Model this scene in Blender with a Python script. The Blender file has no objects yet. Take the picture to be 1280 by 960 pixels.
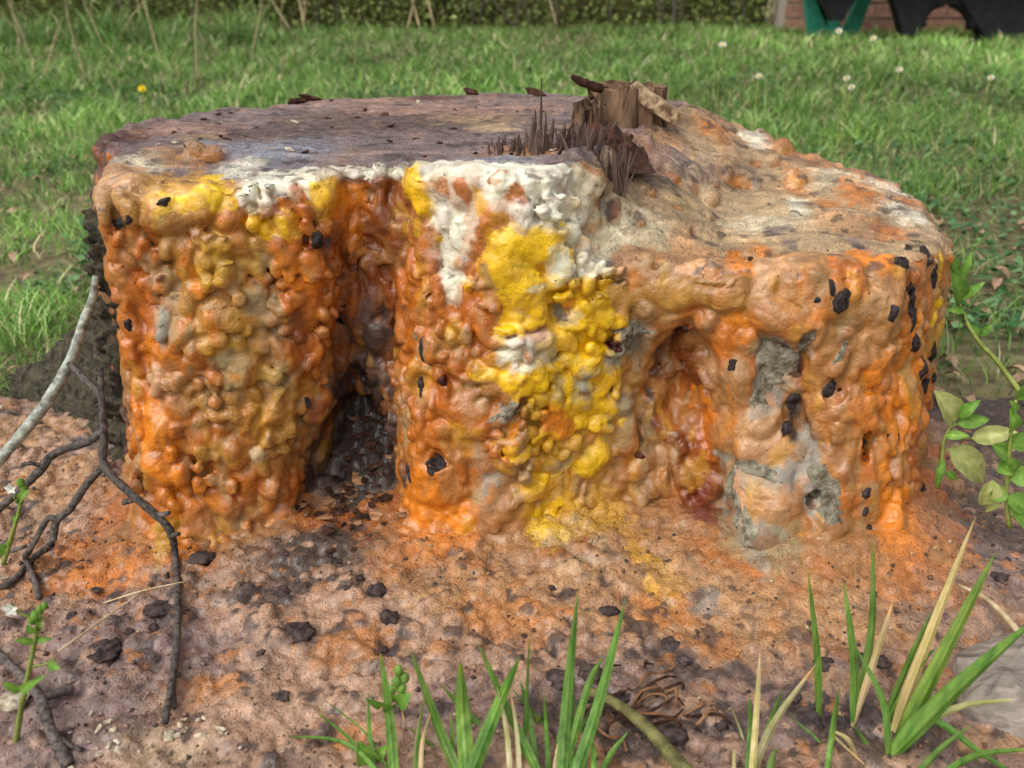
import bpy, math, random
import numpy as np
from mathutils import Vector

random.seed(7)
RNG = np.random.default_rng(11)
R = math.radians
scene = bpy.context.scene
col = scene.collection

# ------------------------------------------------------------------ camera
CAM_H, PITCH, FPX = 0.49, R(25.0), 1065.0
cam_data = bpy.data.cameras.new('camera')
cam_data.sensor_width = 36.0
cam_data.lens = 36.0 * FPX / 1280.0
cam_data.clip_start = 0.02
cam_data.clip_end = 400
cam_data.dof.use_dof = True
cam_data.dof.focus_distance = 0.78
cam_data.dof.aperture_fstop = 7.0
cam = bpy.data.objects.new('camera', cam_data)
cam.location = (0, 0, CAM_H)
cam.rotation_euler = (R(90) - PITCH, 0, 0)
col.objects.link(cam)
scene.camera = cam

# ------------------------------------------------------------------ light
SUN_DIR = Vector((-0.55, -0.55, 1.0)).normalized()
world = bpy.data.worlds.new('World')
scene.world = world
world.use_nodes = True
wn, wl = world.node_tree.nodes, world.node_tree.links
wn.clear()
sky = wn.new('ShaderNodeTexSky')
sky.sky_type = 'NISHITA'
sky.sun_disc = False
sky.sun_elevation = math.asin(SUN_DIR.z)
sky.sun_rotation = math.atan2(SUN_DIR.x, SUN_DIR.y)
sky.dust_density = 6.0
sky.air_density = 1.0
hs = wn.new('ShaderNodeHueSaturation')
hs.inputs['Saturation'].default_value = 0.35
bg = wn.new('ShaderNodeBackground')
bg.inputs['Strength'].default_value = 0.15
wo = wn.new('ShaderNodeOutputWorld')
wl.new(sky.outputs[0], hs.inputs['Color'])
wl.new(hs.outputs[0], bg.inputs[0])
wl.new(bg.outputs[0], wo.inputs[0])
sd = bpy.data.lights.new('sun', 'SUN')
sd.energy = 0.95
sd.angle = R(80)
sd.color = (1.0, 0.985, 0.955)
sun = bpy.data.objects.new('sun', sd)
sun.rotation_euler = SUN_DIR.to_track_quat('Z', 'Y').to_euler()
sun.location = (-2, -2, 4)
col.objects.link(sun)
scene.view_settings.view_transform = 'Standard'
scene.view_settings.look = 'None'
scene.view_settings.gamma = 1
scene.view_settings.exposure = 0.2

# ------------------------------------------------------------------ helpers
CP, SP = math.cos(PITCH), math.sin(PITCH)

def ray(px, py):
    u, v = (px - 640.0) / FPX, (480.0 - py) / FPX
    return np.array([u, CP + SP * v, -SP + CP * v])

def at_z(px, py, z):
    d = ray(px, py)
    t = (z - CAM_H) / d[2]
    return np.array([0, 0, CAM_H]) + d * t

def at_y(px, py, y):
    d = ray(px, py)
    return np.array([0, 0, CAM_H]) + d * (y / d[1])

def depth_of(p):
    return p[1] * CP + (CAM_H - p[2]) * SP

def lin(hexs):
    c = np.array([int(hexs[i:i + 2], 16) / 255.0 for i in (0, 2, 4)])
    return np.where(c <= 0.04045, c / 12.92, ((c + 0.055) / 1.055) ** 2.4)

def sstep(a, b, x):
    t = np.clip((x - a) / (b - a), 0, 1)
    return t * t * (3 - 2 * t)

def tag(o, label=None, cat=None, group=None, kind=None):
    if label: o['label'] = label
    if cat: o['category'] = cat
    if group: o['group'] = group
    if kind: o['kind'] = kind
    return o

def empty(name, loc, label, cat, group=None):
    o = bpy.data.objects.new(name, None)
    o.empty_display_size = 0.02
    o.location = [float(v) for v in loc]
    col.objects.link(o)
    return tag(o, label, cat, group)

def wloc(o):
    p = Vector((0, 0, 0))
    while o is not None:
        p += o.location
        o = o.parent
    return np.array(p)

def mesh_from(name, V, F, mat, smooth=True, colors=None, normals=None):
    """F: list of tuples or an (n,3|4) array"""
    me = bpy.data.meshes.new(name)
    V = np.ascontiguousarray(V, dtype=np.float32)
    if isinstance(F, np.ndarray):
        k = F.shape[1]
        me.vertices.add(len(V))
        me.vertices.foreach_set('co', V.ravel())
        me.loops.add(F.size)
        me.loops.foreach_set('vertex_index', np.ascontiguousarray(F, dtype=np.int32).ravel())
        me.polygons.add(len(F))
        me.polygons.foreach_set('loop_start', np.arange(0, F.size, k, dtype=np.int32))
        me.update(calc_edges=True)
    else:
        me.from_pydata([tuple(map(float, v)) for v in V], [], F)
        me.update()
    if smooth:
        me.polygons.foreach_set('use_smooth', np.ones(len(me.polygons), dtype=bool))
    if colors is not None:
        at = me.color_attributes.new('Col', 'FLOAT_COLOR', 'POINT')
        c = np.ones((len(V), 4), dtype=np.float32)
        c[:, :colors.shape[1]] = colors
        at.data.foreach_set('color', c.ravel())
    if normals is not None:
        me.normals_split_custom_set_from_vertices([tuple(n) for n in normals.tolist()])
    if mat is not None:
        me.materials.append(mat)
    return me

def obj(name, V, F, mat, parent=None, smooth=True, colors=None, normals=None):
    V = np.asarray(V, dtype=np.float64)
    if parent is not None:
        V = V - wloc(parent)
    o = bpy.data.objects.new(name, mesh_from(name, V, F, mat, smooth, colors, normals))
    o.parent = parent
    col.objects.link(o)
    return o

def catmull(P, n=5):
    P = np.asarray(P, dtype=float)
    Q = np.vstack([2 * P[0] - P[1], P, 2 * P[-1] - P[-2]])
    out = []
    for i in range(1, len(Q) - 2):
        for k in range(n):
            t = k / n
            out.append(0.5 * (2 * Q[i] + (Q[i + 1] - Q[i - 1]) * t + (2 * Q[i - 1] - 5 * Q[i] + 4 * Q[i + 1] - Q[i + 2]) * t * t
                              + (3 * Q[i] - Q[i - 1] - 3 * Q[i + 1] + Q[i + 2]) * t ** 3))
    out.append(Q[-2])
    return np.array(out)

def tube(P, rad, n=6, rough=0.0):
    P = np.asarray(P, dtype=float)
    m = len(P)
    rad = np.full(m, rad) if np.isscalar(rad) else np.interp(np.linspace(0, 1, m), np.linspace(0, 1, len(rad)), rad)
    T = np.gradient(P, axis=0)
    T /= np.linalg.norm(T, axis=1)[:, None] + 1e-9
    up = np.array([0.3, 0.2, 0.93]) if abs(T[0] @ np.array([0.3, 0.2, 0.93])) < 0.9 else np.array([1.0, 0, 0])
    V, F = [], []
    for i in range(m):
        a = np.cross(T[i], up); a /= np.linalg.norm(a) + 1e-9
        b = np.cross(T[i], a)
        up = -b if False else up
        for k in range(n):
            an = 2 * math.pi * k / n
            r = rad[i] * (1 + rough * (random.random() - .5))
            V.append(P[i] + r * (math.cos(an) * a + math.sin(an) * b))
    for i in range(m - 1):
        for k in range(n):
            k2 = (k + 1) % n
            F.append((i * n + k, i * n + k2, (i + 1) * n + k2, (i + 1) * n + k))
    V.append(P[0]); V.append(P[-1])
    c0, c1 = len(V) - 2, len(V) - 1
    for k in range(n):
        k2 = (k + 1) % n
        F.append((c0, k2, k)); F.append((c1, (m - 1) * n + k, (m - 1) * n + k2))
    return np.array(V), F

def join(parts):
    V, F, o = [], [], 0
    for v, f in parts:
        V.append(np.asarray(v)); F += [tuple(i + o for i in q) for q in f]; o += len(v)
    return np.vstack(V), F

def boxmesh(p0, p1, jit=0.0):
    V = np.array([[x, y, z] for x in (p0[0], p1[0]) for y in (p0[1], p1[1]) for z in (p0[2], p1[2])], dtype=float)
    V += (np.random.default_rng(random.randrange(9999)).random(V.shape) - .5) * jit
    F = [(0, 1, 3, 2), (4, 6, 7, 5), (0, 4, 5, 1), (2, 3, 7, 6), (0, 2, 6, 4), (1, 5, 7, 3)]
    return V, F

# tensor-product B-spline noise on regular grids --------------------------
def bweights(coords, cell, pad=2):
    u = (coords - coords[0]) / cell
    i = np.floor(u).astype(int); f = u - i
    W = np.zeros((len(coords), int(u[-1]) + 5), dtype=np.float32)
    r = np.arange(len(coords))
    for k, w in enumerate(((1 - f) ** 3 / 6, (3 * f ** 3 - 6 * f ** 2 + 4) / 6, (-3 * f ** 3 + 3 * f ** 2 + 3 * f + 1) / 6, f ** 3 / 6)):
        W[r, i + k] = w
    return W

class GridNoise3:
    def __init__(self, xs, ys, zs, cell, seed):
        cell = (cell,) * 3 if np.isscalar(cell) else cell
        self.W = [bweights(c, k) for c, k in zip((xs, ys, zs), cell)]
        self.L = (np.random.default_rng(seed).random([w.shape[1] for w in self.W]).astype(np.float32) - .5) * 3.0
    def layer(self, k):
        return self.W[0] @ np.tensordot(self.L, self.W[2][k], axes=([2], [0])) @ self.W[1].T

def grid_noise2(xs, ys, cell, seed):
    cell = (cell, cell) if np.isscalar(cell) else cell
    wx, wy = bweights(xs, cell[0]), bweights(ys, cell[1])
    L = (np.random.default_rng(seed).random((wx.shape[1], wy.shape[1])).astype(np.float32) - .5) * 2.4
    return wx @ L @ wy.T

def vnoise(P, seed=0):
    """smooth value noise at points, about -1..1"""
    P = np.asarray(P, dtype=np.float32)
    i = np.floor(P).astype(np.int64); f = P - i
    f = f * f * (3 - 2 * f)
    out = np.zeros(len(P), dtype=np.float32)
    for dx in (0, 1):
        for dy in (0, 1):
            for dz in (0, 1):
                h = ((i[:, 0] + dx) * 73856093) ^ ((i[:, 1] + dy) * 19349663) ^ ((i[:, 2] + dz) * 83492791) ^ (seed * 2654435761 & 0xffffffff)
                h = (h ^ (h >> 13)) * 1274126177 & 0x7fffffff
                h = (h ^ (h >> 15)) * 668265263 & 0x7fffffff
                v = (h & 0xffff).astype(np.float32) / 32767.5 - 1
                out += v * (f[:, 0] if dx else 1 - f[:, 0]) * (f[:, 1] if dy else 1 - f[:, 1]) * (f[:, 2] if dz else 1 - f[:, 2])
    return out

def fbm(P, seed=0, n=3):
    s, a = 0, 1.0
    for k in range(n):
        s = s + a * vnoise(P * (2.03 ** k) + 17.3 * k, seed + k)
        a *= 0.5
    return s

def poly_sdf(X, Y, P):
    P = np.asarray(P, dtype=np.float32)
    d2 = np.full(X.shape, 1e9, dtype=np.float32)
    ins = np.zeros(X.shape, dtype=bool)
    n = len(P)
    for i in range(n):
        a, b = P[i], P[(i + 1) % n]
        e = b - a
        t = np.clip(((X - a[0]) * e[0] + (Y - a[1]) * e[1]) / (e @ e), 0, 1)
        d2 = np.minimum(d2, (X - a[0] - t * e[0]) ** 2 + (Y - a[1] - t * e[1]) ** 2)
        c = ((a[1] <= Y) & (b[1] > Y)) | ((b[1] <= Y) & (a[1] > Y))
        xx = a[0] + (Y - a[1]) / (e[1] if abs(e[1]) > 1e-9 else 1e-9) * e[0]
        ins ^= c & (X < xx)
    return np.where(ins, -1, 1) * np.sqrt(d2)

# ------------------------------------------------------------------ materials
def new_mat(name):
    m = bpy.data.materials.new(name); m.use_nodes = True
    nt = m.node_tree; nt.nodes.clear()
    out = nt.nodes.new('ShaderNodeOutputMaterial')
    bs = nt.nodes.new('ShaderNodeBsdfPrincipled')
    nt.links.new(bs.outputs[0], out.inputs[0])
    return m, nt, bs

def nn(nt, t, **kw):
    n = nt.nodes.new(t)
    for k, v in kw.items():
        setattr(n, k, v)
    return n

def noise_node(nt, co, scale, detail=4, rough=0.6):
    n = nn(nt, 'ShaderNodeTexNoise')
    n.inputs['Scale'].default_value = scale
    n.inputs['Detail'].default_value = detail
    n.inputs['Roughness'].default_value = rough
    nt.links.new(co, n.inputs['Vector'])
    return n.outputs['Fac']

def maprange(nt, fac, a, b, c, d):
    n = nn(nt, 'ShaderNodeMapRange')
    for i, v in enumerate((a, b, c, d)):
        n.inputs[i + 1].default_value = v
    nt.links.new(fac, n.inputs[0])
    return n.outputs[0]

def mixcol(nt, fac, a, b, blend='MIX'):
    n = nn(nt, 'ShaderNodeMix', data_type='RGBA', blend_type=blend)
    for s, v in ((0, fac), (6, a), (7, b)):
        if hasattr(v, 'is_linked') or hasattr(v, 'links'):
            nt.links.new(v, n.inputs[s])
        elif s == 0:
            n.inputs[0].default_value = v
        else:
            n.inputs[s].default_value = (*v, 1)
    return n.outputs[2]

def crust_mat(name, sss, speck, bump, bscale, fine=0.5, film=0.0, coat=0.0):
    """colour (and roughness in alpha) from the mesh attribute, with fine grain, specks, pores and relief"""
    m, nt, bs = new_mat(name)
    at = nn(nt, 'ShaderNodeAttribute', attribute_name='Col')
    co = nn(nt, 'ShaderNodeTexCoord').outputs['Object']
    n1 = noise_node(nt, co, 90, 6, 0.7)
    n2 = noise_node(nt, co, 480, 5, 0.7)
    v1 = maprange(nt, n1, 0.3, 0.7, 0.78, 1.2)
    v2 = maprange(nt, n2, 0.28, 0.72, 1 - fine, 1 + fine)
    vm = nn(nt, 'ShaderNodeMath', operation='MULTIPLY')
    nt.links.new(v1, vm.inputs[0]); nt.links.new(v2, vm.inputs[1])
    comb = nn(nt, 'ShaderNodeVectorMath', operation='SCALE')
    nt.links.new(at.outputs['Color'], comb.inputs[0]); nt.links.new(vm.outputs[0], comb.inputs['Scale'])
    c1 = comb.outputs[0]
    if film > 0:                                   # thin greyish bloom in streaks
        mp = nn(nt, 'ShaderNodeMapping'); mp.inputs['Scale'].default_value = (1, 1, 0.45)
        nt.links.new(co, mp.inputs[0])
        nf = noise_node(nt, mp.outputs[0], 130, 6, 0.75)
        c1 = mixcol(nt, maprange(nt, nf, 0.52, 0.74, 0.0, film), c1, (0.42, 0.34, 0.24))
        nd = noise_node(nt, mp.outputs[0], 175, 6, 0.75)
        c1 = mixcol(nt, maprange(nt, nd, 0.58, 0.74, 0.0, 0.45), c1, (0.14, 0.075, 0.04))
    n3 = noise_node(nt, co, 230, 3, 0.55)
    sp = maprange(nt, n3, 0.69 - speck, 0.72 - speck, 0.0, 0.9)
    c2 = mixcol(nt, sp, c1, (0.035, 0.024, 0.02))
    nt.links.new(c2, bs.inputs['Base Color'])
    rr = nn(nt, 'ShaderNodeMath', operation='MULTIPLY_ADD')
    nt.links.new(n1, rr.inputs[0]); rr.inputs[1].default_value = 0.5
    nt.links.new(at.outputs['Alpha'], rr.inputs[2])
    rs = nn(nt, 'ShaderNodeMath', operation='SUBTRACT', use_clamp=True)
    nt.links.new(rr.outputs[0], rs.inputs[0]); rs.inputs[1].default_value = 0.24
    nt.links.new(rs.outputs[0], bs.inputs['Roughness'])
    bs.inputs['Specular IOR Level'].default_value = 0.5
    bs.inputs['Coat Weight'].default_value = coat
    bs.inputs['Coat Roughness'].default_value = 0.1
    if sss > 0:
        bs.inputs['Subsurface Weight'].default_value = sss
        bs.inputs['Subsurface Radius'].default_value = (1.0, 0.6, 0.35)
        bs.inputs['Subsurface Scale'].default_value = 0.004
    vo = nn(nt, 'ShaderNodeTexVoronoi'); vo.inputs['Scale'].default_value = bscale * 1.6
    nt.links.new(co, vo.inputs['Vector'])
    pores = maprange(nt, vo.outputs['Distance'], 0.05, 0.4, -0.35, 0.0)
    nb = noise_node(nt, co, bscale, 6, 0.68)
    ad = nn(nt, 'ShaderNodeMath', operation='ADD')
    nt.links.new(pores, ad.inputs[0]); nt.links.new(nb, ad.inputs[1])
    b1 = nn(nt, 'ShaderNodeBump')
    b1.inputs['Strength'].default_value = bump
    b1.inputs['Distance'].default_value = 0.005
    nt.links.new(ad.outputs[0], b1.inputs['Height'])
    nt.links.new(b1.outputs[0], bs.inputs['Normal'])
    return m

def plain_mat(name, c1, c2, scale=60, rough=0.7, bump=0.3, stretch=(1, 1, 1), spec=0.3, trans=0.0, bdist=0.003, lo=0.35, hi=0.65, attr=False):
    m, nt, bs = new_mat(name)
    co = nn(nt, 'ShaderNodeTexCoord').outputs['Object']
    mp = nn(nt, 'ShaderNodeMapping'); mp.inputs['Scale'].default_value = stretch
    nt.links.new(co, mp.inputs[0])
    f = noise_node(nt, mp.outputs[0], scale, 5, 0.62)
    fr = maprange(nt, f, lo, hi, 0, 1)
    c = mixcol(nt, fr, c1, c2)
    if attr:
        at = nn(nt, 'ShaderNodeAttribute', attribute_name='Col')
        c = mixcol(nt, 1.0, at.outputs['Color'], c, 'MULTIPLY')
    oi = nn(nt, 'ShaderNodeObjectInfo')
    hv = nn(nt, 'ShaderNodeHueSaturation')
    nt.links.new(c, hv.inputs['Color'])
    nt.links.new(maprange(nt, oi.outputs['Random'], 0, 1, 0.82, 1.2), hv.inputs['Value'])
    nt.links.new(hv.outputs[0], bs.inputs['Base Color'])
    bs.inputs['Roughness'].default_value = rough
    bs.inputs['Specular IOR Level'].default_value = spec
    if bump:
        b = nn(nt, 'ShaderNodeBump'); b.inputs['Strength'].default_value = bump; b.inputs['Distance'].default_value = bdist
        nt.links.new(f, b.inputs['Height']); nt.links.new(b.outputs[0], bs.inputs['Normal'])
    if trans:
        tr = nn(nt, 'ShaderNodeBsdfTranslucent')
        nt.links.new(hv.outputs[0], tr.inputs['Color'])
        mx = nn(nt, 'ShaderNodeMixShader'); mx.inputs[0].default_value = trans
        nt.links.new(bs.outputs[0], mx.inputs[1]); nt.links.new(tr.outputs[0], mx.inputs[2])
        nt.links.new(mx.outputs[0], nt.nodes['Material Output'].inputs[0])
    return m

M_CRUST = crust_mat('fungus_crust', 0.12, 0.0, 0.30, 150, 0.14, 0.22, 0.32)
M_WOODTOP = crust_mat('sawn_wood', 0.0, 0.02, 0.8, 260, 0.38, 0.2, 0.2)
M_SOILCRUST = crust_mat('soil_crust', 0.0, 0.015, 0.8, 190, 0.32, 0.3, 0.4)
M_BARK = plain_mat('bark', lin('1d1a16'), lin('5c5644'), 110, 0.95, 1.0, (1, 1, 0.5), bdist=0.006)
M_SPLINT = plain_mat('splintered_wood', lin('43302a'), lin('8f766a'), 120, 0.9, 0.7, (1, 1, 0.15))
M_HINGE = plain_mat('torn_heartwood', lin('3a241a'), lin('8c6f55'), 60, 0.85, 0.9, (1, 1, 0.12), bdist=0.004)
M_SLAB = plain_mat('pale_torn_wood', lin('54402e'), lin('b49c7a'), 210, 0.85, 1.0, (0.25, 1, 0.5))
M_CRUMB = plain_mat('crumbled_rot', lin('1e120e'), lin('5a3828'), 150, 0.95, 1.0)
M_SCAB = plain_mat('black_scab', lin('171313'), lin('4a3f3c'), 300, 0.7, 1.0)
M_REDSCAB = plain_mat('red_brown_shard', lin('2a0d08'), lin('5e2415'), 160, 0.3, 0.5, spec=0.5)
M_GREYPATCH = plain_mat('grey_dry_crust', lin('57503f'), lin('a39d88'), 110, 0.8, 1.0, bdist=0.006)
M_CLOD = plain_mat('dirt_clod', lin('211c1c'), lin('5c4c48'), 160, 0.85, 1.0)
M_CHIP = plain_mat('wood_chip', lin('5a3a24'), lin('a57c58'), 140, 0.8, 0.6, (0.3, 1, 1))
M_STRAWCHIP = plain_mat('pale_chip', lin('8c7c66'), lin('cfc2aa'), 180, 0.8, 0.6)
M_TWIG = plain_mat('dark_twig', lin('2e2a28'), lin('70665f'), 220, 0.75, 0.8)
M_LICHEN = plain_mat('lichen_twig', lin('5c5a52'), lin('a9b0a3'), 130, 0.85, 0.9, (0.8, 0.8, 1), lo=0.36, hi=0.62)
M_STRAW = plain_mat('dry_straw', lin('a38a63'), lin('d8c6a0'), 80, 0.7, 0.3)
M_BLADE = plain_mat('grass_blade', lin('46702a'), lin('779c48'), 45, 0.5, 0.25, (3, 3, 0.3), spec=0.3, trans=0.28, bdist=0.001, attr=True)
M_BLADEPALE = plain_mat('yellowing_blade', lin('9c9a5a'), lin('cdbf92'), 40, 0.6, 0.2, (2, 2, 0.4), trans=0.25, attr=True)
M_HERB = plain_mat('herb_leaf', lin('53802a'), lin('83a94a'), 90, 0.5, 0.4, trans=0.3, attr=True)
M_HERBPALE = plain_mat('yellowing_leaf', lin('8f9c50'), lin('c2c482'), 90, 0.55, 0.4, trans=0.25, attr=True)
M_STEM = plain_mat('herb_stem', lin('6f7a34'), lin('94a152'), 60, 0.55, 0.2)
M_PETAL = plain_mat('white_petal', lin('d9d9cf'), lin('f2f2ea'), 60, 0.6, 0.1, trans=0.2)
M_YPETAL = plain_mat('yellow_petal', lin('d8b40c'), lin('f2d52a'), 60, 0.6, 0.1)
M_LAWN = plain_mat('lawn_grass', (0.85, 0.85, 0.85), (1.1, 1.1, 1.1), 40, 0.5, 0.0, spec=0.3, trans=0.3, attr=True)
M_GROUND = plain_mat('lawn_soil', lin('4a4030'), lin('7a7450'), 30, 0.95, 0.6, bdist=0.02)
M_HEDGE = plain_mat('hedge_leaf', (0.85, 0.85, 0.85), (1.1, 1.1, 1.1), 20, 0.6, 0.0, trans=0.2, attr=True)
M_HEDGECORE = plain_mat('hedge_depth', lin('3c3a20'), lin('5f5c36'), 9, 0.95, 0.8, bdist=0.05)
M_BRICK = plain_mat('brick', lin('84604f'), lin('ab8570'), 30, 0.9, 0.4)
M_MORTAR = plain_mat('mortar', lin('8d8478'), lin('a79f93'), 50, 0.95, 0.4)
M_BLACKPAINT = plain_mat('black_iron', lin('141418'), lin('26262c'), 30, 0.5, 0.2)
M_TEAL = plain_mat('teal_paint', lin('2f8f76'), lin('46a58c'), 20, 0.5, 0.2)
M_LITTER = plain_mat('dead_leaf', lin('6d5440'), lin('b89a7c'), 40, 0.8, 0.5)
M_PLANK = plain_mat('weathered_wood', lin('6c625a'), lin('b0a497'), 90, 0.85, 1.0, (0.25, 1, 1))

# ------------------------------------------------------------------ the stump: shape
H = 0.002
xs = np.arange(-0.50, 0.535, H, dtype=np.float32)
ys = np.arange(0.625, 1.345, H, dtype=np.float32)
zs = np.arange(-0.030, 0.405, H, dtype=np.float32)
ORG = np.array([xs[0], ys[0], zs[0]])
XX, YY = np.meshgrid(xs, ys, indexing='ij')

TOP_OUT = [(-.345, .700), (-.30, .690), (-.24, .694), (-.18, .702), (-.150, .712), (-.136, .737), (-.104, .740), (-.088, .708), (-.05, .688),
           (0, .682), (.05, .692), (.085, .722), (.12, .728), (.17, .708), (.22, .70), (.27, .703), (.33, .715), (.372, .742), (.415, .81),
           (.445, .88), (.452, .94), (.41, 1.0), (.345, 1.045), (.245, 1.17), (.2, 1.225), (.07, 1.265), (-.1, 1.285), (-.266, 1.215),
           (-.375, 1.085), (-.43, .95), (-.425, .87), (-.375, .79), (-.358, .735)]
g0 = lambda px, py: tuple(at_z(px, py, 0.01)[:2])
BOT_OUT = [g0(160, 672), g0(205, 682), g0(260, 680), g0(330, 662), g0(380, 648), (-.222, .728), (-.205, .87), (-.130, .87), (-.120, .72), g0(510, 668), g0(570, 672),
           g0(650, 668), g0(705, 660), g0(780, 645), g0(850, 652), g0(905, 680), g0(960, 702), g0(1060, 704), g0(1135, 692), (.418, .73),
           (.455, .81), (.475, .9), (.475, .96), (.42, 1.03), (.36, 1.08), (.26, 1.2), (.2, 1.25), (.07, 1.29), (-.1, 1.30),
           (-.28, 1.24), (-.40, 1.10), (-.46, .95), (-.45, .86), (-.405, .77), (-.385, .72)]
SD_TOP = poly_sdf(XX, YY, TOP_OUT) + 0.009
SD_BOT = poly_sdf(XX, YY, BOT_OUT) + 0.009

def step_x(y):
    return 0.040 + (y - 0.70) * 0.43

def ztop_fn(X, Y):
    up = 0.353 - 0.016 * sstep(0.80, 0.70, Y) * sstep(-0.06, -0.12, X) + 0.000 * Y
    lo = 0.272 + 0.052 * sstep(0.72, 1.15, Y) - 0.014 * sstep(0.33, 0.44, X) + 0.046 * sstep(0.13, 0.0, X - step_x(Y)) * sstep(.73, .80, Y) * sstep(1.2, 1.0, Y)
    w = sstep(-0.010, 0.016, X - step_x(Y) + 0.006 * np.sin(Y * 90) + 0.004 * np.sin(Y * 213 + 1))
    return up * (1 - w) + lo * w, w

ZT, WLOW = ztop_fn(XX, YY)
g_long = grid_noise2(xs, ys, (0.05, 0.010), 3)
g_mid = grid_noise2(xs, ys, (0.03, 0.02), 4)
g_fine = grid_noise2(xs, ys, (0.016, 0.006), 5)
ZT = ZT + g_long * (0.0025 + 0.005 * WLOW) + g_mid * (0.0025 + 0.004 * WLOW) + g_fine * (0.0012 + 0.002 * WLOW)

phi = np.empty((len(xs), len(ys), len(zs)), dtype=np.float32)
na = GridNoise3(xs, ys, zs, (0.055, 0.055, 0.10), 21)
nb = GridNoise3(xs, ys, zs, (0.022, 0.022, 0.034), 22)
nc = GridNoise3(xs, ys, zs, (0.030, 0.05, 0.17), 23)
for k, z in enumerate(zs):
    w = float(np.clip(z / 0.33, 0, 1)); w = w ** 0.8
    side = SD_BOT * (1 - w) + SD_TOP * w + na.layer(k) * 0.009 + nb.layer(k) * 0.0035 + nc.layer(k) * 0.009 * (YY < .85)
    side = side - 0.012 * math.exp(-max(float(z), 0) / 0.02)
    top = z - ZT
    kk = 0.014
    h = np.maximum(kk - np.abs(side - top), 0) / kk
    phi[:, :, k] = np.maximum(side, top) + h * h * kk * 0.25

def cidx(p):
    return np.round((np.asarray(p) - ORG) / H).astype(int)

def march(px, py):
    d = ray(px, py)
    t = np.linspace(0.45 / d[1], 1.33 / d[1], 1100)
    P = np.array([0, 0, CAM_H]) + t[:, None] * d
    I = cidx(P)
    ok = np.all((I >= 0) & (I < np.array(phi.shape)), axis=1)
    P, I = P[ok], I[ok]
    if len(P) == 0:
        return None
    v = phi[I[:, 0], I[:, 1], I[:, 2]]
    hit = np.flatnonzero(v < 0)
    return P[hit[0]] if len(hit) else P[np.argmin(v)]

def normal_at(p):
    i = np.clip(cidx(p), 2, np.array(phi.shape) - 3)
    a, b, c = i
    g = np.array([phi[a + 2, b, c] - phi[a - 2, b, c], phi[a, b + 2, c] - phi[a, b - 2, c], phi[a, b, c + 2] - phi[a, b, c - 2]])
    return g / (np.linalg.norm(g) + 1e-9)

# broad hollows in the wood under the crust (photo pixels, radius, how far the centre stands off the face)
def scoop(x0, y0, x1, y1, r, off):
    A, B = march(x0, y0), march(x1, y1)
    A, B = A + np.array([0, -off, 0]), B + np.array([0, -off, 0])
    lo = np.maximum(cidx(np.minimum(A, B) - r - .02), 0); hi = np.minimum(cidx(np.maximum(A, B) + r + .02) + 1, np.array(phi.shape))
    sl = tuple(slice(l, h) for l, h in zip(lo, hi))
    gx = xs[sl[0]][:, None, None] - A[0]; gy = ys[sl[1]][None, :, None] - A[1]; gz = zs[sl[2]][None, None, :] - A[2]
    e = B - A
    t = np.clip((gx * e[0] + gy * e[1] + gz * e[2]) / float(e @ e), 0, 1)
    d = np.sqrt((gx - t * e[0]) ** 2 + (gy - t * e[1]) ** 2 + (gz - t * e[2]) ** 2) - r
    q = phi[sl]; ks = .012
    h = np.maximum(ks - np.abs(q + d), 0) / ks
    phi[sl] = np.maximum(q, -d) + h * h * ks * .25
for a_ in [(850, 450, 880, 640, .036, .004), (835, 440, 850, 500, .024, .0), (815, 500, 830, 620, .026, .008), (985, 480, 992, 560, .020, .006), (700, 380, 700, 470, .014, .006), (800, 420, 790, 470, .020, .008),
           (960, 440, 950, 490, .03, .022), (620, 600, 640, 600, .02, .012), (330, 320, 340, 470, .02, .013), (180, 330, 175, 480, .022, .014)]:
    scoop(*a_)

# ------------------------------------------------------------------ the stump: colours of its crust
# code: (albedo as seen, roughness)
PAL = {'W': ('e2dcc6', .75), 'w': ('d5c7a6', .7), 'Y': ('ecbc14', .38), 'y': ('c4932c', .42), 'A': ('d67d1c', .25), 'O': ('b5651e', .25), 'D': ('7c3f14', .22),
       'T': ('a4723e', .38), 'M': ('b08038', .45), 'P': ('b98c62', .4), 'G': ('8e8b7d', .85), 'g': ('9b8760', .7), 'K': ('29262a', .7), 'B': ('6b3d1e', .5),
       'k': ('2b211d', .6), 'R': ('74200f', .35), 'C': ('c0a37c', .42), 'c': ('9c7f5a', .42), 'V': ('7b6966', .85), 'v': ('84858f', .85), 'b': ('5c463e', .9), 'm': ('5a352c', .9),
       'E': ('9c7a6a', .85)}
PALN = {k: np.array([*lin(h), r], dtype=np.float32) for k, (h, r) in PAL.items()}

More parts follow.
